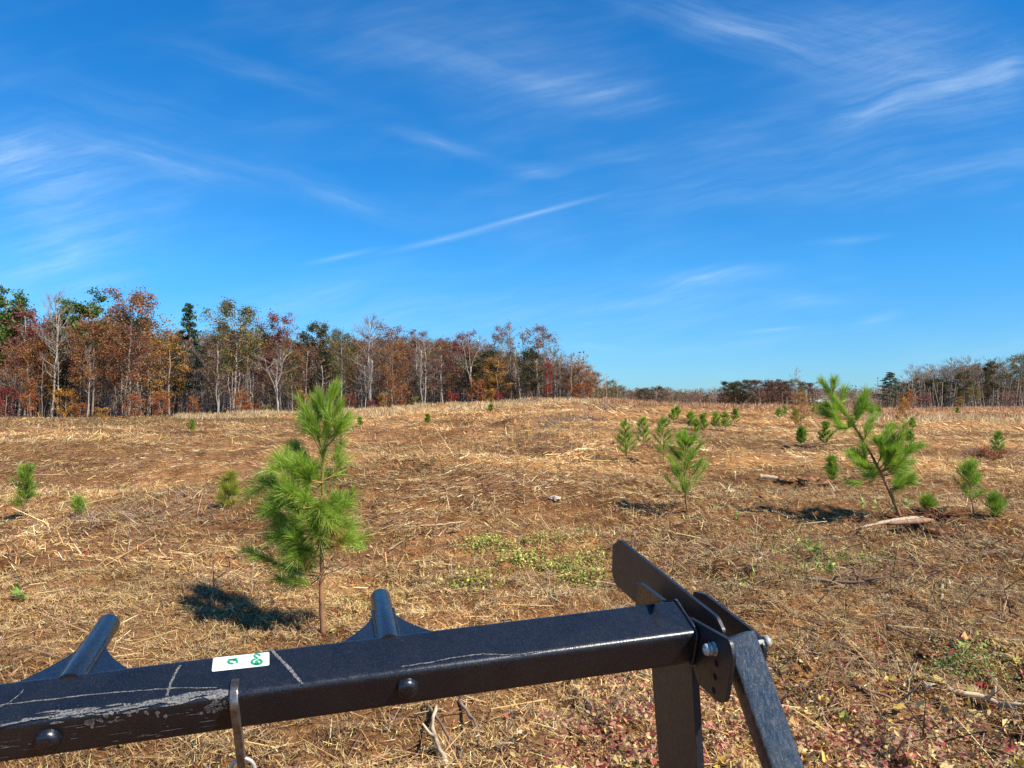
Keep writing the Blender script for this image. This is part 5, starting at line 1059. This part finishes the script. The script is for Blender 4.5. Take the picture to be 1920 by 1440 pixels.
# green weeds in the near middle
def weedpatch(pxy, n, sx_, sy_, hh, cols, seed, label, size=.03, shape=OVAL):
    rng = np.random.default_rng(seed); a = Acc()
    for (px, py), m in pxy:
        g_ = ground(px, py); k = int(n * m); C = np.stack([g_[0] + rng.normal(0, sx_, k), g_[1] + rng.normal(0, sy_, k), np.zeros(k)], 1); dn = rng.uniform(0, 1, k) ** 1.5; C[:, 2] = H(C[:, 0], C[:, 1]) + .01 + dn * hh
        leaves(a, C, size * rng.uniform(.5, 1.4, k), palette(rng, k, cols, None, .25), rng, shape, flat=.25)
        s_ = C[::9]; blades(a, s_ * np.array([1, 1, 0]) + np.array([0, 0, 1]) * H(s_[:, 0], s_[:, 1])[:, None], np.tile([[0, 0, 1.0]], (len(s_), 1)) + rng.normal(0, .3, (len(s_), 3)), s_[:, 2] - H(s_[:, 0], s_[:, 1]) + .04, .003, palette(rng, len(s_), [(.2, .16, .05), (.3, .2, .1)]), rng)
    return tagit(a.build('weeds', M_LEAF), label, 'weeds', kind='stuff')
YGc = [(.34, .42, .06), (.46, .50, .09), (.20, .30, .05), (.55, .50, .14), (.34, .24, .09)]
_wr = np.random.default_rng(12)
weedpatch([((_wr.uniform(850, 1130), _wr.uniform(1005, 1110)), _wr.uniform(.2, 1.3)) for _ in range(22)] + [((1095, 1098), 2.2), ((1060, 1080), 1.6), ((970, 1062), 1.5), ((905, 1025), 1.2), ((1000, 1020), 1.0)], 150, .13, .10, .13, YGc, 71, 'yellow-green creeping weeds in the middle behind the push bar', .034)
weedpatch([((1430, 1005), 1), ((1320, 1010), .6), ((1500, 1000), .8), ((1620, 1000), .5)], 260, .5, .3, .10, [(.2, .2, .05), (.3, .28, .09), (.4, .34, .14)], 72, 'sparse olive weeds in front of the leaning pine', .03)
weedpatch([((1790, 1245), 1.0), ((1830, 1262), .9), ((1765, 1262), .6)], 330, .10, .08, .07, [(.16, .24, .04), (.24, .32, .06), (.11, .17, .03)], 73, 'flattened bright green cedar sprig on the right', .02)
weedpatch([((1120, 1300), 1), ((1180, 1360), 1.2), ((1100, 1400), .9), ((1210, 1410), .9), ((1350, 1330), 1), ((1380, 1400), 1.2), ((1520, 1400), 1.2), ((1600, 1420), 1.3), ((1500, 1330), .6), ((1700, 1425), 1.3), ((1820, 1400), 1.0), ((1150, 1440), 1)], 400, .20, .18, .08, [(.40, .10, .09), (.46, .20, .13), (.30, .05, .05), (.58, .42, .16), (.40, .25, .12), (.52, .34, .20), (.30, .17, .09)], 74, 'pink and red creeping foliage at the lower right', .034)
weedpatch([((1470, 1040), .8), ((1560, 1060), 1), ((1620, 1050), .6), ((1500, 1075), .6), ((1850, 1250), .8), ((1380, 1100), .4), ((760, 1010), .3), ((690, 1150), .4)], 480, .22, .2, .12, [(.30, .38, .06), (.20, .30, .05), (.40, .42, .12), (.34, .26, .1)], 75, 'low green weeds about the leafy seedling', .028)
# broadleaf seedlings
def seedling(px, py, hgt, n, seed, label, cols=((.22, .42, .05), (.32, .5, .09), (.15, .30, .04)), size=.06):
    g_ = ground(px, py); rng = np.random.default_rng(seed); r_ = empty('seedling', tuple(g_)); ta, la = Acc(), Acc(); pts = []
    for q in range(max(2, n // 7)):
        e = np.array([rng.normal(0, hgt * .5), rng.normal(0, hgt * .35), hgt * rng.uniform(.5, 1.1)]); P = interp_path([(0, 0, -.02), e * [.4, .4, .6], e], 7); add_tube(ta, P, np.linspace(.004, .002, 7), 5, [.22, .17, .08]); pts += [P[k] for k in (3, 4, 5, 6, 6)]
    pts = np.array(pts); C = pts[rng.integers(0, len(pts), n)] + rng.normal(0, .022, (n, 3)); C[:, 2] = np.maximum(C[:, 2], .015); leaves(la, C, size * rng.uniform(.6, 1.3, n), palette(rng, n, cols, None, .15), rng, OVAL, flat=.15)
    ta.build('stem', M_TWIG, r_); la.build('leaves', M_LEAF, r_); tagit(r_, label, 'seedling', 'green broadleaf seedlings')
seedling(1530, 1052, .26, 46, 1, 'leafy light green seedling right of the push bar, by the dark branch'); seedling(1560, 1080, .12, 40, 2, 'low green seedling just below the leafy light green one', size=.05)
seedling(1650, 972, .3, 30, 3, 'pale green broadleaf seedling at the foot of the leaning pine', ((.45, .5, .2), (.35, .45, .12)), .09); seedling(40, 1130, .1, 22, 4, 'small dark green seedling at the left edge'); seedling(1685, 902, .18, 26, 5, 'fresh green leafy sprout under the leaning pine', size=.09)
seedling(560, 1040, .1, 12, 6, 'small green sprout beneath the near pine', size=.04); seedling(1385, 975, .1, 18, 7, 'small olive sprout among stalks beyond the push bar end', size=.04)
# leaf litter
def litter(n, y0, y1, half, seed, label, cols, wts, size, dens=None, shape=OVAL, xr=None, flat=.6):
    rng = np.random.default_rng(seed); y = rng.uniform(y0, y1, n); x = rng.uniform(-half, half, n) * y if xr is None else rng.uniform(xr[0], xr[1], n) * y
    if dens is not None: keep = rng.uniform(0, 1, n) < dens(x, y); x, y = x[keep], y[keep]; n = len(x)
    C = np.stack([x, y, H(x, y) + rng.uniform(.006, .035, n)], 1); a = Acc(); leaves(a, C, size * rng.lognormal(0, .3, n), palette(rng, n, cols, wts, .2), rng, shape, flat=flat, curl=.5)
    return tagit(a.build('leaf_litter', M_LEAF), label, 'leaves', kind='stuff')
LC = [(.56, .34, .15), (.36, .19, .08), (.60, .45, .20), (.30, .045, .04), (.42, .06, .06), (.55, .42, .08), (.22, .10, .05), (.28, .30, .06), (.48, .22, .18)]
dR = lambda x, y: np.clip((x / y - .02) * 3, 0, 1) * np.clip((7.0 - y) / 2.2, 0, 1) * (.35 + .65 * vfield(x, y, 8, 1.2))
litter(22000, 3.6, 7.2, .8, 81, 'red, yellow and tan fallen leaves thick at the lower right', LC, (4, 5, 3, 1.6, 1.4, 1.6, 5, .6, 2), .036, dR)
litter(3200, 3.6, 6.2, .8, 82, 'star-shaped sweetgum leaves, yellow and crimson, at the lower right', [(.62, .42, .10), (.66, .52, .22), (.36, .05, .05), (.5, .3, .14), (.30, .33, .07)], (3, 3, 1.2, 3, .7), .080, dR, STAR, flat=.35)
litter(2600, 3.6, 8.0, .8, 83, 'scattered tan, red and yellow leaves over the left foreground', LC, (4, 4, 3, .8, .5, 2.4, 3, .2, .8), .045, lambda x, y: (x / y < .1) * (.2 + .5 * vfield(x, y, 9, 2)))
litter(2600, 7, 20, .75, 84, 'small leaves scattered over the middle ground', LC, (4, 4, 2, .6, .4, 1, 3, .4, .5), .06, lambda x, y: vfield(x, y, 10, 3))

# ------------------------------------------------------------------ sticks, clods, log
def stick(p0, p1, r0, r1, label, col=(.42, .30, .18), seed=0, bend=.05, name='stick', cat='stick', lift=.01, group='fallen sticks on the cleared ground', twigs=0, mat=None):
    rng = np.random.default_rng(seed); P = interp_path([p0, (np.array(p0) + p1) / 2 + rng.normal(0, bend, 3) * [1, 1, .3], p1], 10) + rng.normal(0, .004, (10, 3)); o0 = P[0].copy(); P = P - o0; P[:, 2] += lift
    a = Acc(); add_tube(a, P, np.linspace(r0, r1, 10) * (1 + .12 * rng.normal(size=10)), 7, col)
    for q in range(twigs):
        s_ = P[rng.integers(3, 9)]; e_ = s_ + (P[-1] - P[0]) * rng.uniform(.1, .3) + rng.normal(0, .06, 3) + [0, 0, .05]; add_tube(a, np.array([s_, (s_ + e_) / 2 + rng.normal(0, .01, 3), e_]), [r1, r1 * .8, r1 * .4], 5, col)
    o = a.build(name, mat or M_BARK, smooth=True); o.location = o0; return tagit(o, label, cat, group)
def gp(px, py, dz=0.0): g_ = ground(px, py); g_[2] += dz; return g_
for q, (a0, a1, r0, r1, col, lab, tw) in enumerate([
 ((722, 1055), (848, 1115), .012, .016, (.48, .33, .18), 'long tan stick slanting down to the right behind the push bar', 0), ((1470, 1082), (1640, 1102), .020, .014, (.20, .14, .10), 'dark fallen branch right of the leafy green seedling', 2),
 ((1655, 1130), (1730, 1058), .016, .006, (.26, .20, .15), 'crooked grey branch rising to the right beside the dark one', 2), ((1660, 1180), (1780, 1222), .012, .010, (.22, .16, .11), 'thin dark stick running down right towards the green sprig', 0), ((1780, 1212), (1900, 1235), .012, .016, (.36, .26, .16), 'stick ending in a pale splintered tip at the right edge', 0),
 ((1730, 1290), (1915, 1340), .018, .016, (.52, .40, .26), 'pale broken stalk bundle at the lower right edge', 3), ((1600, 1290), (1740, 1330), .010, .008, (.26, .18, .12), 'thin brown twig in the red leaves at lower right', 1), ((1085, 1290), (1160, 1430), .012, .010, (.30, .22, .15), 'bent stick standing below the push bar near the upright', 2),
 ((860, 1320), (900, 1400), .011, .009, (.24, .17, .12), 'dark stick lying below the middle of the push bar', 1), ((820, 1330), (835, 1438), .010, .013, (.48, .37, .24), 'pale stick below the bar bolt', 1), ((800, 1325), (870, 1436), .010, .009, (.22, .15, .10), 'brown twig crossing beneath the bar bolt', 1),
 ((1765, 1100), (1768, 1140), .018, .016, (.40, .32, .22), 'short upright broken stump stick at the right', 0), ((930, 1402), (1060, 1388), .008, .006, (.56, .44, .26), 'pale stalk lying at the bottom centre', 0), ((300, 1082), (440, 1075), .012, .010, (.55, .42, .26), 'pale straight stick left of the near pine', 0),
 ((1290, 1060), (1400, 1055), .008, .006, (.22, .16, .11), 'thin dark twig lying right of the black plate', 1), ((1590, 1040), (1620, 1090), .007, .005, (.24, .17, .12), 'dark twig leaning near the leafy seedling', 1), ((440, 1420), (360, 1400), .006, .006, (.55, .42, .24), 'straw stalk under the bar beside the ring', 0),
 ((850, 1105), (1010, 1098), .014, .010, (.42, .29, .17), 'brown weathered slat of wood behind the bar middle', 0), ((1160, 1100), (1240, 1128), .012, .010, (.36, .25, .16), 'brown stick beside the tall black plate', 0), ((790, 988), (870, 980), .015, .010, (.50, .38, .22), 'pale split stick right of the near pine', 1),
 ((1500, 1290), (1560, 1395), .007, .005, (.30, .20, .14), 'thin curved twig beside the brace tube', 1), ((560, 1120), (640, 1165), .007, .005, (.5, .38, .22), 'straw-pale twig at the foot of the near pine', 1), ((250, 1060), (330, 1083), .010, .008, (.24, .17, .12), 'dark twig in the weeds left of the pine', 2)]):
    stick(gp(*a0), gp(*a1), r0, r1, lab, col, 300 + q, .04, twigs=tw)
# upright dead stalks
for q, (px, py, top, lab) in enumerate([(1417, 1040, 972, 'pale upright dead stalk above the clevis'), (1420, 1075, 1042, 'short dark upright stalk below the pale one'), (1700, 1330, 1270, 'dry upright stalk at the lower right'), (236, 1060, 1000, 'grey upright stalk left of the near pine'), (470, 1120, 1030, 'dark thin stalk in the shadow of the near pine'),
        (395, 1130, 1060, 'yellow stalk left of the pine shadow'), (1205, 770, 745, 'thin dead stem on the brow'), (1775, 880, 845, 'bare grey forked stem in the right field')]):
    g_ = ground(px, py); h = (py - top) / FPX * g_[1]; stick(g_ - [0, 0, .02], g_ + np.array([h * .06, 0, h]), .008, .004, lab, (.48, .38, .24) if q % 2 == 0 else (.24, .18, .13), 400 + q, .012, 'dead_stalk', 'dead stalk', group='upright dead stalks', twigs=2)
# fallen log with torn root mass at right
def clod(name, px, py, rx, ry, rz_, label, seed, cat='dirt clod', col=(.10, .045, .022), col2=(.20, .10, .05), n=1, group=None, dz=0.0):
    g_ = ground(px, py); rng = np.random.default_rng(seed); nu, nv = 28, 16; th = np.linspace(0, 2 * math.pi, nu, endpoint=False); ph = np.linspace(.0, math.pi * .62, nv); TH, PH = np.meshgrid(th, ph)
    D = np.stack([np.cos(TH) * np.sin(PH), np.sin(TH) * np.sin(PH), np.cos(PH)], -1); rr = np.ones(TH.shape)
    for k in range(34):
        w_ = rng.normal(0, 1, 3) * rng.choice([2, 4, 8, 14]); rr += rng.uniform(.02, .22) / (1 + .25 * np.linalg.norm(w_)) * np.sin(D @ w_ * 2.2 + rng.uniform(0, 6))
    V = D * rr[..., None] * np.array([rx, ry, rz_]); i = np.arange(nv - 1)[:, None] * nu; j = np.arange(nu)[None, :]; k = (j + 1) % nu; Q = np.stack([i + j, i + nu + j, i + nu + k, i + k], -1).reshape(-1, 4)
    a = Acc(); c = palette(rng, len(Q), [col, col2, col], None, .35); a.add(V.reshape(-1, 3), Q, None, c); o = a.build(name, M_SOIL); o.location = tuple(g_ + np.array([0, 0, -.1 * rz_ + dz])); return tagit(o, label, cat, group)
g1, g2 = gp(1612, 998, .03), gp(1728, 985, .10)
root = empty('fallen_log', tuple(g1)); tagit(root, 'pale weathered fallen log with torn dark root mass right of the leaning pine', 'log')
a = Acc(); P = interp_path([(0, 0, 0), (g2 - g1) * .5 + [0, 0, .03], g2 - g1], 14); add_tube(a, P, np.linspace(.012, .045, 14) * (1 + .25 * np.random.default_rng(1).normal(size=14)), 9, (.42, .33, .24)); P = interp_path([(g2 - g1) * .42, (g2 - g1) * .8 + [0, -.15, .0], (g2 - g1) * 1.1 + [0, -.1, -.02]], 8); add_tube(a, P, np.linspace(.03, .05, 8), 8, (.30, .18, .11)); a.build('log', M_WOOD, root, smooth=True)
rng = np.random.default_rng(55); a = Acc(); cen = g2 - g1 + np.array([.25, 0, -.02])
for q in range(130):
    d_ = runit(rng, 1)[0] * [.50, .2, .16]; s_ = cen + d_ * .2; e_ = cen + d_ * rng.uniform(.7, 1.3); add_tube(a, np.array([s_, (s_ + e_) / 2 + rng.normal(0, .03, 3), e_]), [.022, .016, .006], 5, (.13, .06, .03))
a.build('root_mass', M_SOIL, root); clod('dirt_clod', 1768, 1008, .34, .16, .12, 'dark torn earth lump at the root end of the fallen log', 61)
clod('dirt_clod', 1525, 908, .35, .25, .13, 'reddish upturned earth lump left of the slender dark pine', 62, col=(.17, .08, .04), col2=(.28, .16, .08)); clod('dirt_clod', 1478, 905, .22, .2, .10, 'brown lump of earth at the end of the pale split log', 63, col=(.15, .08, .04), col2=(.25, .14, .07))
clod('dirt_clod', 570, 1185, .10, .08, .04, 'small dirt lump at the foot of the near pine', 64); clod('dirt_clod', 790, 1002, .30, .10, .06, 'dark scraped earth lump right of the near pine', 65); clod('dirt_clod', 1440, 935, .25, .2, .05, 'low lump of reddish clay in front of the split log', 66, col=(.26, .12, .06), col2=(.34, .18, .09))
clod('dirt_clod', 1740, 1235, .10, .08, .05, 'dark earth lump left of the green cedar sprig', 67); clod('rock', 1040, 936, .10, .08, .05, 'pale stone lying in the middle of the field', 68, 'rock', (.36, .31, .25), (.42, .37, .30))
s0, s1 = gp(1425, 900, .05), gp(1462, 907, .05); root_log = stick(s0, s1, .075, .06, 'short pale sawn log lying beside brown earth in the right field', (.55, .40, .24), 71, .01, 'log', 'log', group=None, mat=M_WOOD)
# twiggy brush heaps
def brush(px, py, wd_, hh, n, seed, label, col=(.20, .14, .12)):
    g_ = ground(px, py); rng = np.random.default_rng(seed); a = Acc(); k = n; C = rng.normal(0, 1, (k, 3)) * [wd_ * .4, wd_ * .3, 0]; C[:, 2] = H(C[:, 0] + g_[0], C[:, 1] + g_[1]) - g_[2]
    D = rng.normal(0, 1, (k, 3)); D[:, 2] = np.abs(D[:, 2]) * .7; blades(a, C, D, hh * rng.uniform(.6, 1.6, k), max(.004, g_[1] * .0005), palette(rng, k, [col, (.30, .22, .16)], None, .2), rng, sag=.15, segs=2, taper=.4)
    o = a.build('brush_heap', M_TWIG); o.location = tuple(g_); tagit(o, label, 'brush', 'low heaps of dead brush', kind='stuff')
brush(230, 968, 1.8, .35, 420, 1, 'greyish heap of thin brush at the left of the field', (.26, .19, .18)); brush(440, 1115, .8, .22, 380, 2, 'dark twiggy tangle in the pine shadow', (.14, .09, .06)); brush(1075, 790, 3.2, .8, 380, 3, 'dark brush heap high on the slope'); brush(990, 757, 3.0, 1.2, 300, 4, 'brown brush pile beside the tall grass on the crest', (.24, .17, .13)); brush(1135, 770, 2.4, 1.0, 260, 5, 'brush clump on the brow below the woods end')
brush(1030, 798, 2.0, .45, 260, 6, 'olive tuft of brush on the upper slope', (.17, .15, .06)); brush(1850, 850, 1.2, .4, 420, 7, 'dark bramble tangle at the right of the field', (.20, .11, .09)); brush(500, 775, 3.0, .8, 260, 8, 'dark brush in front of the woods left of the near pine'); brush(1360, 1040, .8, .2, 260, 9, 'tan tangle of stalks beyond the push bar end', (.40, .30, .18)); brush(1775, 1003, .7, .22, 420, 11, 'dark tangle of torn roots and brush at the right end of the fallen log', (.12, .07, .05)); brush(700, 1190, .5, .16, 220, 10, 'straw tangle behind the right stub pin', (.45, .33, .18))

# ------------------------------------------------------------------ white car far behind the grass
cpos = at(1545, 768, 205); cx0, cy0 = cpos[0], cpos[1]; car = empty('parked_car', (cx0, cy0, hz(cx0, cy0) + .9), R(8)); tagit(car, 'white car parked far off behind the rusty grass', 'car')
car.scale = (1.0, 1.0, 1.0)
M_CARW = mat_plain('car_white', (.80, .80, .78), .3); M_CARG = mat_plain('car_glass', (.03, .04, .05), .1); M_TYRE = mat_plain('tyre_rubber', (.02, .02, .02), .8)
prof = [(-2.2, .45), (-2.2, .85), (-1.95, 1.0), (-1.5, 1.05), (-.95, 1.42), (.55, 1.45), (1.15, 1.02), (1.95, .92), (2.2, .75), (2.2, .42)]
plate('body', prof, 1, -.85, .85, M_CARW, car, .06)
for s in (-1, 1): plate('window', [(-1.3, 1.06), (-.88, 1.36), (.48, 1.38), (.98, 1.06)], 1, s * .86, s * .87, M_CARG, car, 0)
for sx_ in (-1.35, 1.35):
    for s in (-1, 1):
        a = Acc(); add_tube(a, [(sx_, s * .68, .36), (sx_, s * .9, .36)], .33, 18); a.build('wheel', M_TYRE, car)
